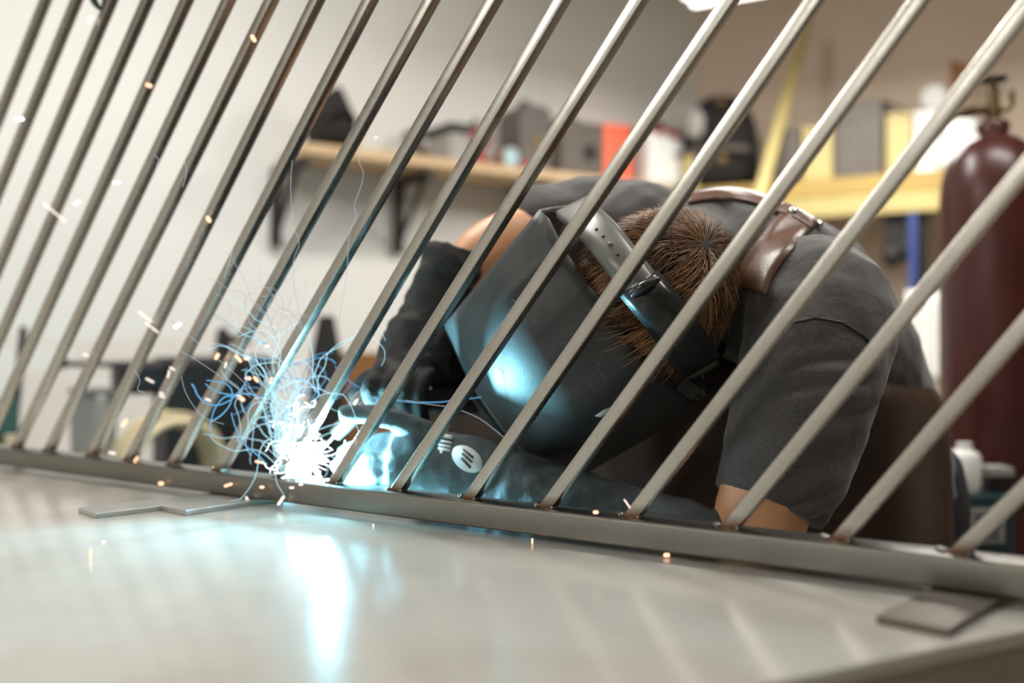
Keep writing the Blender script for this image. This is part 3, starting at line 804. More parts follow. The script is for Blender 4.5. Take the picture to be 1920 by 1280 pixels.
tag(mc.build('spark_trails', emit('spark_trail_core', (.85, .97, 1), 3)), 'dense white heart of the spark tangle right at the arc', 'sparks', None, 'stuff')
tag(mb_.build('spark_trails', M['trailblue']), 'dark blue spark trails around the arc, dimmer than the white ones', 'sparks', None, 'stuff')
for pts in ([(548, 300), (545, 345), (546, 380), (553, 430), (561, 455), (550, 490), (552, 540), (560, 580), (566, 620)],
            [(680, 268), (673, 300), (681, 325), (676, 352), (664, 385), (668, 405), (655, 440), (650, 520), (640, 570), (634, 620)],
            [(420, 520), (430, 490), (436, 470), (428, 500)], [(360, 280), (347, 300), (350, 322), (343, 350)], [(290, 290), (297, 300), (290, 320)],
            [(250, 690), (262, 712), (258, 730), (270, 735)], [(340, 705), (350, 740), (380, 780), (420, 795)], [(300, 640), (360, 670), (420, 710), (470, 745)], [(320, 600), (380, 650), (440, 700), (500, 760)], [(470, 560), (500, 590), (520, 640)], [(760, 750), (800, 757), (850, 765), (900, 785), (945, 820)]):
    mt_.tube([P(x, y, 1.24+.0001*i) for i, (x, y) in enumerate(pts)], .00032, 5)
for k in range(16):
    trail(mt_, 500+rng.uniform(-70, 60), rng.uniform(560, 660), math.pi/2+rng.gauss(.1, .5), rng.uniform(50, 130), .25, .0004, .0002, 1.27, rng)
tag(mt_.build('spark_trails', M['trailthin']), 'hair thin pale spark trails drifting up between the bars', 'sparks', None, 'stuff')
# single sparks: x, y, half length px, angle deg, radius px, kind
SPK = [(475, 72, 4, -60, 4, 'o', 'orange spark on a bar high on the left, highest of the glowing orange ones'),
       (279, 160, 3, -20, 4, 'o', 'orange spark on a bar left of the highest orange one'),
       (36, 223, 5, 0, 6, 'w', 'large blurred white spark at the far left against the white wall'),
       (102, 398, 26, -40, 1.8, 'w', 'long white streak crossing a bar at the left, longest of the streaks'),
       (391, 411, 3, -60, 4, 'o', 'orange spark on a bar left of the black bag on the shelf'),
       (145, 380, 4, 30, 5, 'w', 'blurred white spark just right of the longest streak'),
       (219, 342, 4, 0, 4.5, 'w', 'blurred white spark on the wall between the third and fourth long bars from the left'),
       (169, 36, 4, 60, 3.5, 'w', 'white spark below the green clamp'),
       (333, 610, 5, 30, 5, 'w', 'blurred white oval spark above the dark machine'),
       (273, 594, 15, -38, 1.7, 'w', 'white streak on a bar above the dark machine, upper of a close pair'),
       (285, 614, 14, -38, 1.7, 'w', 'white streak on a bar above the dark machine, lower of a close pair'),
       (161, 665, 5, -20, 1.8, 'w', 'short white streak against the wall above the grey bin'),
       (281, 713, 7, -28, 2, 'w', 'short white streak in front of the black machine body'),
       (323, 691, 4.5, -28, 1.8, 'w', 'tiny white dash on a bar just right of the black machine'),
       (316, 701, 6, 78, 1.8, 'w', 'tiny upright white dash on a bar, touching a slanting one'),
       (303, 737, 3, -10, 1.8, 'w', 'tiny pale dash above the cable coil, upper of two'),
       (304, 743, 4, -15, 1.8, 'w', 'tiny pale dash above the cable coil, lower of two'),
       (233, 793, 5, 50, 3.5, 'o', 'orange spark glowing in front of the cable coil'),
       (210, 849, 5, -8, 2.2, 'w', 'pale dash lying just over the bottom rail at the left'),
       (255, 861, 4, 60, 2.4, 'o', 'orange spark on the bottom rail at the left'),
       (302, 906, 2, 0, 3.6, 'o', 'orange spark at the lower edge of the bottom rail on the left'),
       (428, 909, 6, 18, 2.6, 'o', 'orange dash on the face of the bottom rail'),
       (491, 913, 2, 0, 2.8, 'o', 'round orange spark on the face of the bottom rail'),
       (487, 866, 7, -10, 2.4, 'o', 'orange dash just left of the arc, above the bottom rail'),
       (407, 668, 3.5, 60, 3.6, 'o', 'orange spark in the blue tangle, furthest left of the upper three'),
       (447, 672, 6, -50, 3.2, 'o', 'orange dash in the blue tangle, middle of the upper three'),
       (463, 672, 2.5, 0, 3.4, 'o', 'orange spark in the blue tangle, furthest right of the upper three'),
       (465, 709, 3, 0, 3.6, 'o', 'orange spark in the middle of the blue tangle, left of a close pair'),
       (480, 711, 3.5, -50, 3.2, 'o', 'orange spark in the middle of the blue tangle, right of a close pair'),
       (508, 713, 4, 70, 2.6, 'o', 'orange dash where the white trails begin to crowd'),
       (450, 745, 7, -35, 4, 'o', 'brightest orange spark, at the left end of a thick white trail'),
       (390, 749, 4, -22, 2, 'w', 'pale dash on a bar left of the brightest orange spark'),
       (423, 684, 4, 75, 2, 'w', 'small upright white dash on a bar left of the blue tangle'),
       (501, 649, 2, 0, 2.6, 'w', 'round white spark above the blue tangle'),
       (598, 792, 5, 80, 2.2, 'w', 'upright white dash just right of the arc'),
       (1117, 960, 2, 0, 3.6, 'o', 'orange spark on top of the rail in front of the black helmet'),
       (1176, 944, 9, -55, 1.4, 'w', 'thin pink streak striking the foot of a bar right of the helmet'),
       (1250, 1050, 2.5, 0, 4, 'o', 'orange spark under the rail on the table at the right'),
       (998, 1018, 4, 88, 1.8, 'o', 'small orange spark on the table under the rail below the helmet'),
       (170, 1046, 9, 88, 2.6, 'o', 'bright upright glowing streak on the bare table at the left'),  # upright glowing dash set at table height
       (194, 1015, 2, 0, 2.4, 'w', 'tiny white spark on the table, right above the upright one'),
       (700, 986, 3, 88, 1.6, 'w', 'small pink spark on the table right of the flat bars'),
       (527, 938, 8, 55, 3, 'w', 'forked white spark burning on the rail at the end of the flat bars'),
       (463, 934, 2.5, -60, 2.2, 'w', 'white spark on the end of the flat bars, left of the forked one'),
       (547, 914, 2.5, 0, 2.4, 'w', 'white spark on the rail face, left of two just below the arc'),
       (564, 908, 2.2, 0, 2.2, 'w', 'white spark on the rail face, right of two just below the arc'),
       (646, 830, 4, 80, 2.6, 'w', 'white spark at the tip of a curl right of the arc'),
       (705, 258, 1.5, 0, 2, 'w', 'tiny white spark just over the left shelf')]
for (x, y, hl_, an, r, kd, lab) in SPK:
    if y > 985: Z = F*.221/(y-HOR)-.004 if y not in (1050,) else 1.0
    elif y > 830: Z = (foot_at(x).y-.03) if y > 880 else foot_at(x).y-.006
    else: Z = (on_panel(x, y).y-.012)
    if kd == 'w' and r > 4: Z = 1.05
    u = V((math.cos(math.radians(an)), 0, math.sin(math.radians(an))))*(max(hl_, .6)/F*Z)
    c = P(x, y, Z); rr = r/F*Z*.9
    if y > 985 and kd == 'o': c.z = max(c.z, TABLE+rr+u.z*.5+.001)
    o = MB().tube([c-u, c+u], rr, 8).build('flying_spark', M['spark'] if kd == 'o' else M['sparkhot'])
    tag(o, lab, 'spark')

# ------------------------------------------------------------------ left wall shelf and what stands on it
SH = CZ+.68                                         # shelf top height
LF = V((-.739, 3.45, 0))                            # front edge line of the shelf
def onshelf(x, back=.0, z=None):                    # point on the shelf top under pixel column x, set back from its edge
    d = (P(x, HOR, 1)-CAM); p0 = LF-LN*back
    q = isect(V((0, 0, 0)), V((d.x, d.y, 0)), p0, LW); q.z = SH if z is None else z; return q
s0, s1_ = onshelf(578), onshelf(1262)
sh = empty('wall_shelf', ((s0+s1_)/2-LN*.12).to_tuple(), 'long pine plank shelf on black brackets along the white wall', 'shelf')
mid = (s0+s1_)/2; Lh = (s1_-s0).length/2
MB().box(mid-LN*.145-Zup*.019, LW*Lh, LN*.145, Zup*.019).build('plank', M['pine'], sh, smooth=False, bevel=.004)
for x in (566, 806, 1030, 1225):
    q = onshelf(x, .02); m = MB()
    m.box(q-LN*.12-Zup*.066, LW*.018, LN*.13, Zup*.014)
    m.box(q-LN*.255-Zup*.20, LW*.018, LN*.010, Zup*.145)
    m.tube([q-LN*.03-Zup*.07, q-LN*.25-Zup*.30], .011, 8)
    m.build('bracket', M['black'], sh, smooth=False)
def sized(x0, x1, back): 
    a, b = onshelf(x0, back), onshelf(x1, back); return (a+b)/2, (b-a).length/2
# black sack with a pointed top
c, h = sized(578, 662, .12); Zb = c.y
bg = empty('black_bag', c.to_tuple(), 'black slumped bag with a pointed top at the left end of the shelf', 'bag')
m = MB(); m.loft([c+Zup*.0, c+Zup*.06, c+Zup*.15, c+LW*.02+Zup*.205, c+LW*.035+Zup*.245], LW, [h*.95, h*1.05, h*.92, h*.45, h*.06], [.11, .12, .10, .05, .008], 22)
m.build('sack', M['blackcloth'], bg, sub=1)
m = MB(); m.tube([c-LW*h*.6+Zup*.10+LN*.10, c+LN*.13+Zup*.135, c+LW*h*.6+Zup*.10+LN*.10], .008, 8); m.build('handle', M['blackcloth'], bg)
# small black clamp on the wall
q = onshelf(772, .28); q.z += .13
m = MB(); m.box(q+LN*.04, LW*.035, LN*.045, Zup*.012); m.box(q+LN*.02-Zup*.02, LW*.012, LN*.02, Zup*.02)
tag(m.build('wall_hook', M['black'], smooth=False), 'small black hook on the white wall above the shelf', 'hook')
# grey tool box with black lid
c, h = sized(822, 862, .12)
r = empty('tool_box', c.to_tuple(), 'small grey box with a black lid on the left shelf, next to the red drill', 'box')
MB().box(c+Zup*.055, LW*h, LN*.09, Zup*.055).build('body', M['grey'], r, smooth=False, bevel=.006)
MB().box(c+Zup*.13, LW*h*1.05, LN*.095, Zup*.02).build('lid', M['black'], r, smooth=False, bevel=.006)
# red drill
c, h = sized(868, 916, .14)
r = empty('power_drill', c.to_tuple(), 'red power drill with a dark chuck lying on the left shelf', 'drill')
m = MB(); m.tube([c-LW*h*.75+Zup*.115, c+LW*h*.35+Zup*.125], [.034, .04], 14); m.tube([c+Zup*.12, c+LW*.02+Zup*.03], [.026, .022], 12); m.build('motor_body', M['red'], r)
MB().box(c+LW*.02+Zup*.018, LW*.05, LN*.04, Zup*.018).build('battery', M['red'], r, smooth=False, bevel=.006)
m = MB(); m.tube([c+LW*h*.35+Zup*.125, c+LW*h*.9+Zup*.13], [.022, .014], 12); m.build('chuck', M['black'], r)
m = MB(); m.tube([c-LW*.01+Zup*.15, c-LW*.005+Zup*.19], [.02, .014], 10); m.build('top_knob', M['darkgrey'], r)
# round pale blue tin
c, h = sized(938, 966, .05)
r = empty('tape_roll', c.to_tuple(), 'roll of tape with a pale blue round face standing on the left shelf', 'tape roll')
k = h*1.15
m = MB(); m.lathe(c+Zup*k-LN*.03, [(k*.45, 0), (k, 0), (k, .05), (k*.45, .05)], 24, LN); m.build('roll', M['wood'], r)
m = MB(); m.lathe(c+Zup*k+LN*.02, [(.0, .0), (k*.88, 0), (k*.88, .004), (.0, .004)], 24, LN); m.build('face_label', M['paleblue'], r)
# dark power tool case with tan disc
c, h = sized(955, 1014, .16)
r = empty('tool_case', c.to_tuple(), 'dark grey rounded tool case with a tan disc on the left shelf', 'case')
m = MB(); m.rbox(c+Zup*.14, LW*h, Zup*.14, LN*.08, .05, 5); m.build('body', M['darkgrey'], r)
m = MB(); m.lathe(c+LW*h*.25+Zup*.12+LN*.08, [(.0, .0), (.035, 0), (.033, .006), (.0, .006)], 20, LN); m.build('disc', M['brass'], r)
m = MB(); m.tube([c-LW*h*.5+Zup*.275, c+Zup*.305, c+LW*h*.5+Zup*.275], .012, 8); m.build('handle', M['black'], r)
m = MB(); m.box(c-LW*h*.3+LN*.082+Zup*.03, LW*.04, LN*.004, Zup*.014); m.build('latch', M['red'], r, smooth=False)
# dark speaker-like case
c, h = sized(1026, 1106, .13)
r = empty('tool_case', c.to_tuple(), 'dark brown boxy tool case between the rounded case and the coral box', 'case')
MB().box(c+Zup*.115, LW*h, LN*.10, Zup*.115).build('body', M['darkgrey'], r, smooth=False, bevel=.012)
m = MB(); m.lathe(c+LW*h*.3+Zup*.10+LN*.10, [(.0, .0), (.034, 0), (.032, .008), (.0, .008)], 20, LN); m.build('round_port', M['black'], r)
m = MB(); m.tube([c-LW*h*.6+Zup*.23, c+Zup*.262, c+LW*h*.6+Zup*.23], .011, 8); m.build('handle', M['black'], r)
# coral box
c, h = sized(1107, 1164, .12)
r = empty('plastic_tub', c.to_tuple(), 'coral red plastic tub on the shelf left of the white canister', 'tub')
m = MB(); m.rbox(c+Zup*.108, LW*h*.96, LN*.09, Zup*.108, .02, 4); m.build('body', M['orange'], r)
m = MB(); m.rbox(c+Zup*.224, LW*h, LN*.095, Zup*.010, .02, 4); m.build('lid', M['orange'], r)
# white canister
c, h = sized(1200, 1264, .09)
r = empty('white_canister', c.to_tuple(), 'white plastic canister on the shelf under the red cap', 'canister')
m = MB(); m.rbox(c+Zup*.105, LW*h, LN*.075, Zup*.105, .03, 5); m.build('body', M['white'], r, bevel=.01)
m = MB(); m.lathe(c+Zup*.21-LW*h*.5, [(.026, 0), (.026, .03), (.0, .03)], 16); m.build('cap', M['white'], r)
m = MB(); m.tube([c-LW*h*.1+Zup*.205, c+LW*h*.1+Zup*.235, c+LW*h*.6+Zup*.235, c+LW*h*.8+Zup*.205], .009, 8); m.build('handle', M['white'], r)
# red hard hat behind it
c, h = sized(1195, 1262, .235); c.z = SH
r = empty('red_toolbox', c.to_tuple(), 'red box standing behind the white canister', 'box')
MB().box(c+Zup*.15, LW*h, LN*.06, Zup*.15).build('body', M['red'], r, smooth=False, bevel=.02)
m = MB(); m.tube([c-LW*h*.5+Zup*.30, c+Zup*.335, c+LW*h*.5+Zup*.30], .012, 8); m.build('handle', M['black'], r)

# ------------------------------------------------------------------ yellow rack along the right wall
RF = V((1.17, 4.2, 0)); RFn = RN                     # front face of the beam
def onrack(x, back=0.0, z=0.0):
    d = (P(x, HOR, 1)-CAM); q = isect(V((0, 0, 0)), V((d.x, d.y, 0)), RF-RN*back, RW); q.z = z; return q
RZ = CZ+.662
r0, r1 = onrack(1290), onrack(1990); mid = (r0+r1)/2; Lh = (r1-r0).length/2
rk = empty('storage_rack', (mid-RN*.18).to_tuple(), 'yellow steel storage rack along the right wall behind the welder', 'rack')
MB().box(mid-RN*.03+Zup*(RZ-.120), RW*Lh, RN*.03, Zup*.040).build('front_beam', M['paleyellow'], rk, smooth=False, bevel=.004)
MB().box(mid-RN*.185+Zup*(RZ-.038), RW*Lh, RN*.175, Zup*.038).build('shelf_deck', M['rackyellow'], rk, smooth=False, bevel=.004)
for s in (-1, 1):
    for bk in (.03, .33):
        MB().box(mid+RW*Lh*s*.995-RN*bk+Zup*(RZ+.15)/2, RW*.03, RN*.03, Zup*((RZ+.15)/2)).build('post', M['paleyellow'], rk, smooth=False, bevel=.004)
MB().box(mid-RN*.185+Zup*.45, RW*Lh, RN*.17, Zup*.02).build('lower_deck', M['rackyellow'], rk, smooth=False)
# leaning pale yellow pole in front of the rack
a, b = onrack(1427, -.06, 0), onrack(1515, -.0, 0)
pa = P(1429, 348, onrack(1429, -.12).y); pb = P(1514, 40, onrack(1514, .3).y-.02); dd = (pb-pa).normalized()
pl0 = pa-dd*((pa.z-.012)/dd.z)
m = MB(); sd = dd.cross(V((0, 1, 0))).normalized(); m.rbox((pl0+pb)/2, sd*.023, dd.cross(sd).normalized()*.015, dd*((pb-pl0).length/2), .005)
tag(m.build('yellow_pole', M['paleyellow']), 'pale yellow pole leaning against the wall at the rack', 'pole')
def rackbox(x0, x1, back): a, b = onrack(x0, back, RZ), onrack(x1, back, RZ); return (a+b)/2, (b-a).length/2
def ht(y, c): return CZ-(y-HOR)/F*c.y-RZ            # height above the deck that reaches image row y
# black bag with pale patch
c, h = rackbox(1278, 1424, .15)
r = empty('equipment_bag', c.to_tuple(), 'big black equipment bag with a pale oval patch and yellow trim', 'bag')
Ht = ht(178, c)
m = MB(); m.loft([c, c+Zup*Ht*.2, c+Zup*Ht*.55, c+Zup*Ht*.85, c+Zup*Ht], RW, [h*.93, h, h*.98, h*.8, h*.3], [.14, .16, .15, .12, .05], 24); m.build('bag_body', M['blackcloth'], r, sub=1)
q = P(1303, 232, c.y-.15); m = MB(); m.ball(q, (.045, .03, .07), (RW, RN, Zup), 16, 10); m.build('pale_patch', M['grey'], r)
for (x, y, s) in ((1352, 192, .025), (1352, 300, .03), (1402, 210, .018)):
    m = MB(); m.ball(P(x, y, c.y-.145), (s, .02, s*1.1), (RW, RN, Zup), 12, 8); m.build('yellow_trim', M['brass'], r)
m = MB(); m.tube([c-RW*h*.9+Zup*Ht*.35+RN*.14, c+Zup*Ht*.38+RN*.165, c+RW*h*.9+Zup*Ht*.35+RN*.14], .014, 8); m.build('strap', M['darkgrey'], r)
# ribbed bins and yellow bins
def bin_(x0, x1, ytop, back, mt, lab, ribs=True, depth=.11):
    c, h = rackbox(x0, x1, back); Ht = ht(ytop, c)
    r = empty('storage_bin', c.to_tuple(), lab, 'bin')
    MB().box(c+Zup*Ht/2, RW*h*.97, RN*depth, Zup*Ht/2).build('body', mt, r, smooth=False, bevel=.008)
    m = MB(); m.box(c+Zup*(Ht-.008), RW*h, RN*(depth+.006), Zup*.008); m.build('rim', mt, r, smooth=False, bevel=.003)
    if ribs:
        n = max(3, int(h*2/.028)); m = MB()
        for i in range(n): m.box(c-RW*h*.9+RW*(1.8*h*i/(n-1))+RN*(depth+.003)+Zup*Ht*.46, RW*.005, RN*.004, Zup*Ht*.42)
        m.build('ribs', mt, r, smooth=False)
    return r
bin_(1462, 1512, 250, .16, M['darkgrey'], 'dark grey ribbed bin, lower one, right of the leaning pole')
bin_(1514, 1572, 246, .14, M['paleyellow'], 'pale yellow bin between two grey ribbed bins', False)
bin_(1574, 1664, 200, .14, M['darkgrey'], 'tall grey ribbed bin in the middle of the yellow rack')
bin_(1668, 1718, 222, .14, M['paleyellow'], 'pale yellow bin right of the tall grey ribbed bin', False)
bin_(1720, 1764, 218, .16, M['white'], 'narrow white bin right of the yellow ones', False)
c, h = rackbox(1765, 1838, .13)
r = empty('white_canister', c.to_tuple(), 'white canister on the yellow rack left of the gas cylinder neck', 'canister')
Ht = ht(230, c)
m = MB(); m.rbox(c+Zup*Ht*.5, RW*h*.97, RN*.10, Zup*Ht*.5, .035, 5); m.build('body', M['white'], r, bevel=.02)
m = MB(); m.lathe(c+Zup*Ht, [(.024, 0), (.024, .03), (.0, .03)], 16); m.build('cap', M['white'], r)
# hose looping over the bins
q = [onrack(x, .12, CZ-(y-HOR)/F*onrack(x, .12).y) for x, y in ((1560, 236), (1600, 205), (1645, 190), (1680, 200), (1705, 215), (1735, 222))]
m = MB(); m.tube(q, .006, 8); tag(m.build('hose', M['black']), 'thin black hose looping over the tops of the bins', 'hose')
# wooden bracket on the wall
q = onrack(1790, .30, CZ-(150-HOR)/F*onrack(1790, .3).y)
m = MB(); m.box(q, RW*.014, RN*.03, Zup*.075); m.box(q+RW*.04+Zup*.045, RW*.045, RN*.03, Zup*.014); m.tube([q+RW*.012-Zup*.02, q+RW*.06+Zup*.03], .010, 8)
tag(m.build('wooden_bracket', M['wood'], smooth=False), 'small brown wooden bracket on the wall above the canister', 'bracket')
q = onrack(1753, .26, CZ-(185-HOR)/F*onrack(1753, .26).y)
m = MB(); m.lathe(q-RN*.0, [(.02, -.04), (.05, -.04), (.05, .04), (.02, .04)], 20, RN); tag(m.build('paper_roll', M['white']), 'white roll hanging on the wall left of the wooden bracket', 'roll')
# things hanging under the rack
for (x, yb, wd, mt, nm, lab) in ((1672, 480, .030, 'black', 'hanging_tool', 'black tool hanging under the yellow rack, furthest left'),
                                (1694, 470, .020, 'black', 'hanging_tool', 'black tool hanging under the yellow rack, middle one'),
                                (1722, 560, .034, 'black', 'hanging_tool', 'long dark tool hanging under the yellow rack beside the cylinder'),
                                (1712, 545, .016, 'blue', 'blue_strap', 'blue strap hanging behind the welder next to the dark tool')):
    c = onrack(x, .06 if mt == 'black' else .02, 0); zt = RZ-.16; zb = CZ-(yb-HOR)/F*c.y
    m = MB(); m.box(c+Zup*((zt+zb)/2), RW*wd, RN*.012, Zup*((zt-zb)/2)); m.tube([c+Zup*zt, c+Zup*(zt+.03)-RN*.01], .006, 6)
    if mt == 'black': m.ball(c+Zup*zb, (wd*1.3, .02, .05), (RW, RN, Zup), 12, 8)
    tag(m.build(nm, M[mt], smooth=False), lab, 'tool' if mt == 'black' else 'strap')
c0_ = onrack(1690, .20, 0)
r = empty('crate', c0_.to_tuple(), 'dark crate on the lower deck of the yellow rack', 'crate')
MB().box(onrack(1610, .2, .66), RW*.32, RN*.15, Zup*.19).build('body', M['black'], r, smooth=False, bevel=.01)
MB().box(onrack(1610, .2, .86), RW*.33, RN*.155, Zup*.012).build('rim', M['darkgrey'], r, smooth=False)
# white cloth hanging from the rack post
rows = []
for j in range(9):
    y = 545+j*22; row = []
    for i in range(13):
        x = 1700+i*6.2+(6 if j > 6 else 0)*0; c = onrack(x, -.03+.012*math.sin(i*1.5+j*.2)); row.append(V((c.x, c.y, CZ-(y-HOR)/F*c.y)))
    rows.append(row)
m = MB(); m.grid(rows); tag(m.build('white_cloth', M['white'], solid=.002), 'white cloth hanging between the welder and the gas cylinder', 'cloth')

# ------------------------------------------------------------------ gas cylinder
gz = 2.25; gc = V(((1862-960)/F*gz, gz, 0)); gr = .113
gy = empty('gas_cylinder', gc.to_tuple(), 'tall maroon gas cylinder with a brass valve at the right', 'gas cylinder')
zs = CZ-(255-HOR)/F*gz
m = MB(); m.lathe(gc, [(.0, .004), (gr*.94, .004), (gr, .03), (gr, zs-.15), (gr*.97, zs-.105), (gr*.86, zs-.06), (gr*.66, zs-.025), (gr*.44, zs-.006), (gr*.36, zs)], 40); m.build('body', M['maroon'], gy, angle=50)
m = MB(); m.lathe(gc+Zup*(zs-.004), [(.034, 0), (.035, .03), (.031, .036), (.0, .036)], 24); m.build('neck_ring', M['maroon'], gy)
m = MB(); m.lathe(gc+Zup*(zs+.03), [(.017, 0), (.015, .03), (.013, .05), (.013, .075), (.008, .08), (.007, .10), (.0, .10)], 16)
m.tube([gc+Zup*(zs+.06), gc+Zup*(zs+.06)+V((-.07, -.01, -.008))], [.011, .009], 10); m.tube([gc+Zup*(zs+.06)+V((-.06, -.01, -.007)), gc+Zup*(zs+.06)+V((-.085, -.01, -.008))], [.014, .014], 10); m.tube([gc+Zup*(zs+.055), gc+Zup*(zs+.055)+V((.035, -.005, .01)), gc+Zup*(zs+.09)+V((.04, -.004, .01))], [.009, .008, .006], 10); m.build('valve', M['brass'], gy)
m = MB()
for k in range(12):
    a0, a1 = 2*math.pi*k/12, 2*math.pi*(k+1)/12
    m.tube([gc+Zup*(zs+.128)+V((.026*math.cos(a0), .026*math.sin(a0), 0)), gc+Zup*(zs+.128)+V((.026*math.cos(a1), .026*math.sin(a1), 0))], .005, 8)
for k in range(4): m.tube([gc+Zup*(zs+.128), gc+Zup*(zs+.128)+V((.026*math.cos(k*1.57), .026*math.sin(k*1.57), 0))], .003, 6)
m.build('handwheel', M['black'], gy)

# ------------------------------------------------------------------ welding machine with label, white bottle on top
wz = 1.98; a = P(1786, 930, wz); b = P(1908, 930, wz)
wt = P(1786, 928, wz).z
wc = V(((a.x+b.x)/2, wz+.072, 0)); ww = (b.x-a.x)/2
wm = empty('welding_machine', wc.to_tuple(), 'dark teal welding machine with a pale label at the lower right', 'machine')
MB().box(wc+Zup*(wt/2+.02), V((ww, 0, 0)), V((0, .066, 0)), Zup*(wt/2-.02)).build('case', M['teal'], wm, smooth=False, bevel=.008)
lp = P(1850, 985, wz+.004); MB().box(lp, V((.034, 0, 0)), V((0, .003, 0)), V((0, 0, .034))).build('label', M['grey'], wm, smooth=False)
for i in range(5): MB().box(lp+V((0, -.004, .022-.011*i)), V((.026-.004*(i % 2), 0, 0)), V((0, .0008, 0)), V((0, 0, .0022))).build('label_line', M['teal'], wm, smooth=False)
for sx in (-1, 1):
    for sy in (-1, 1): MB().lathe(wc+V((sx*ww*.8, sy*.045, 0)), [(.018, .0), (.018, .045), (.0, .045)], 12).build('foot', M['black'], wm)
bc = P(1808, 928, wz+.05); bc.z = wt
r = empty('white_bottle', bc.to_tuple(), 'white plastic bottle standing on the dark teal machine', 'bottle')
bh = CZ-(830-HOR)/F*bc.y-wt; bw_ = 29/F*bc.y
m = MB(); m.lathe(bc, [(.0, 0), (bw_*.9, 0), (bw_, .012), (bw_, bh*.72), (bw_*.85, bh*.8), (bw_*.45, bh*.88)], 24); m.build('body', M['white'], r)
m = MB(); m.lathe(bc+Zup*bh*.87, [(bw_*.46, 0), (bw_*.46, bh*.13), (.0, bh*.13)], 18); m.build('cap', M['white'], r)
q = P(1864, 895, wz+.06); q.z = wt
r = empty('small_block', q.to_tuple(), 'small pale topped dark block beside the white bottle', 'block')
MB().box(q+Zup*.016, V((.024, 0, 0)), V((0, .03, 0)), Zup*.016).build('base', M['black'], r, smooth=False, bevel=.002)
MB().box(q+Zup*.041, V((.027, 0, 0)), V((0, .03, 0)), Zup*.009).build('pale_top', M['grey'], r, smooth=False, bevel=.002)

# ------------------------------------------------------------------ bench and machine behind the left bars
bz_ = .62; BO = V((-.95, 2.72, 0))
bn = empty('side_bench', BO.to_tuple(), 'dark side bench along the white wall behind the railing panel', 'bench')
bd = LW; bnn = LN
MB().box(BO+Zup*(bz_-.02), bd*.95, bnn*.27, Zup*.02).build('bench_top', M['darkgrey'], bn, smooth=False, bevel=.004)
for sx in (-1, 1):
    for sy in (-1, 1): MB().box(BO+bd*.88*sx+bnn*.22*sy+Zup*(bz_-.04)/2, bd*.025, bnn*.025, Zup*((bz_-.04)/2)).build('leg', M['black'], bn, smooth=False)
def ob(x, back):                                   # bench top point under column x
    d = P(x, HOR, 1)-CAM; q = isect(V((0, 0, 0)), V((d.x, d.y, 0)), BO-LN*back, LW); q.z = bz_; return q
def zy(y, q): return CZ-(y-HOR)/F*q.y
# drill press like machine with a long bar
q = ob(400, .05)
r = empty('bench_machine', q.to_tuple(), 'black bench machine with a long thin bar sticking out to the left', 'machine')
m = MB(); m.box(V((q.x, q.y, (bz_+zy(668, q))/2)), bd*.15, bnn*.09, Zup*((zy(668, q)-bz_)/2)); m.build('body', M['black'], r, smooth=False, bevel=.015)
ml = ob(300, .05); m = MB(); m.box(V((ml.x, ml.y, zy(706, ml))), bd*.12, bnn*.06, Zup*.045); m.build('head', M['black'], r, smooth=False, bevel=.015)
a, b = ob(116, .05), ob(330, .05)
m = MB(); m.tube([V((a.x, a.y, zy(682, a))), V((b.x, b.y, zy(684, b)))], .008, 8); m.ball(V((a.x, a.y, zy(680, a))), .017); m.build('long_bar', M['black'], r)
t = ob(418, .05); m = MB(); m.tube([V((t.x, t.y, zy(672, t))), V((t.x, t.y, zy(625, t)))], [.026, .018], 12); m.tube([V((t.x, t.y, zy(632, t))), V((t.x+.06, t.y+.02, zy(640, t)))], .012, 8); m.build('top_lever', M['black'], r)
# grey bin
q = ob(176, .0); h = (ob(215, 0)-ob(142, 0)).length/2
r = empty('grey_bin', q.to_tuple(), 'grey blue plastic bin on the bench behind the left bars', 'bin')
m = MB(); m.loft([q+Zup*.002, q+Zup*(zy(735, q)-bz_)], bd, [h*1.15, h*1.3], [.10, .115], 4, True); m.build('body', M['grey'], r, smooth=False, bevel=.012)
m = MB(); m.box(V((q.x, q.y, zy(733, q))), bd*h*1.0, bnn*.09, Zup*.006); m.build('rim', M['darkgrey'], r, smooth=False)
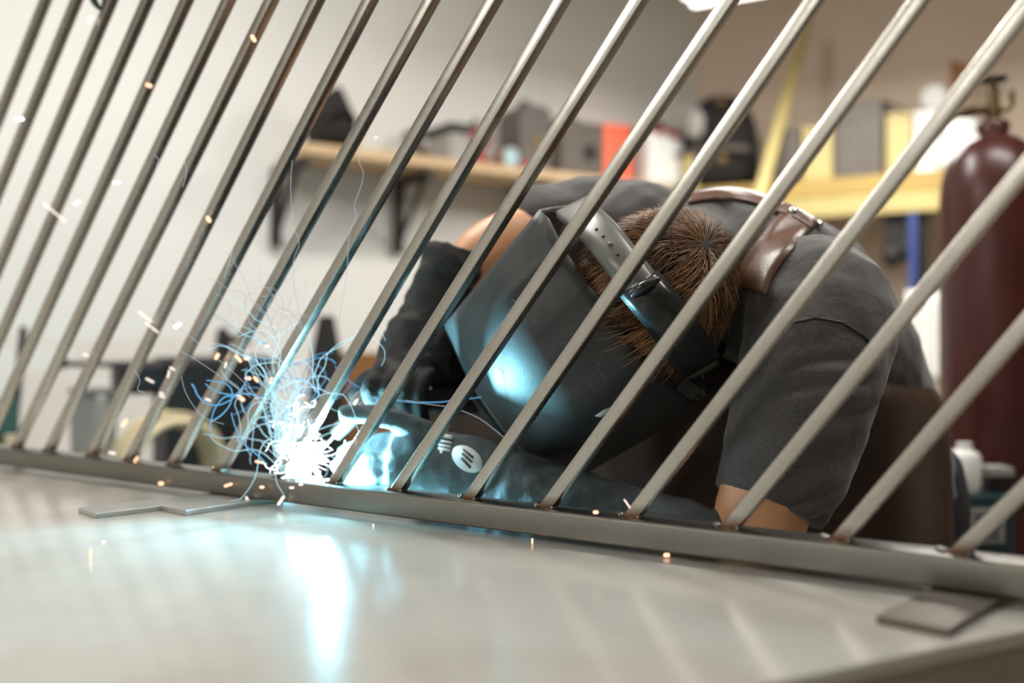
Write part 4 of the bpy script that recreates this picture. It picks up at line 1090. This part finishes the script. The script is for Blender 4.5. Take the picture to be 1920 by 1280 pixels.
# coil of tan cable / hose standing up
q = ob(318, -.18); rr = .15; cz_ = q+Zup*(rr+.006)
r = empty('cable_coil', q.to_tuple(), 'tan coil of welding hose standing on the bench behind the left bars', 'coil')
m = MB(); ax = (LN*1.0+LW*.35).normalized(); u = ax.cross(Zup).normalized(); v = u.cross(ax)
R_ = []
for k in range(40):
    a = 2*math.pi*k/40
    ring = []
    for j in range(12):
        b2 = 2*math.pi*j/12; rad = rr-.018+.018*math.cos(b2)
        ring.append(m.bm.verts.new(cz_+(u*math.cos(a)+v*math.sin(a))*rad+ax*.05*math.sin(b2)))
    R_.append(ring)
R_.append(R_[0]); m.rings(R_, False); m.build('loops', M['tan'], r)
for s in (-.028, 0, .028):
    m = MB(); pts = [cz_+(u*math.cos(2*math.pi*k/32)+v*math.sin(2*math.pi*k/32))*(rr+.002)+ax*s for k in range(32)]
    m.tube(pts, .006, 6, sub=1); m.build('outer_turn', M['tan'], r)
# more small bench clutter between bars and glove
def clutter(name, x, back, ytop, wpx, mt, lab, cat, round_=False):
    q = ob(x, back); hh = zy(ytop, q)-bz_; wd = wpx/F*q.y/2
    m = MB()
    if round_: m.loft([q+Zup*.001, q+Zup*hh*.35, q+Zup*hh*.75, q+Zup*hh], bd, [wd*.9, wd, wd*.85, wd*.4], [wd*.8, wd*.9, wd*.7, wd*.3], 16)
    else: m.rbox(q+Zup*hh/2, bd*wd, bnn*wd*.8, Zup*hh/2, wd*.2)
    tag(m.build(name, M[mt]), lab, cat)
clutter('rag_heap', 612, .0, 592, 74, 'blackcloth', 'dark heap of rags behind the blue spark tangle', 'rags', True)
clutter('cardboard_box', 668, .12, 662, 110, 'wood', 'brown cardboard box behind the torch', 'box')
clutter('green_can', 12, .05, 748, 40, 'green', 'dark green can at the left edge above the rail', 'can')
clutter('wood_block', 22, -.10, 815, 24, 'tan', 'small tan block in front of the green can', 'block')
clutter('black_tin', 470, -.05, 790, 84, 'blackcloth', 'low black tin just left of the arc', 'tin')
q0, q1 = ob(8, .10), ob(44, .16)
m = MB(); m.tube([V((q0.x, q0.y, bz_+.012)), V((q1.x, q1.y, zy(618, q1)))], .011, 8); tag(m.build('steel_rod', M['black']), 'dark rod leaning at the far left against the white wall', 'rod')
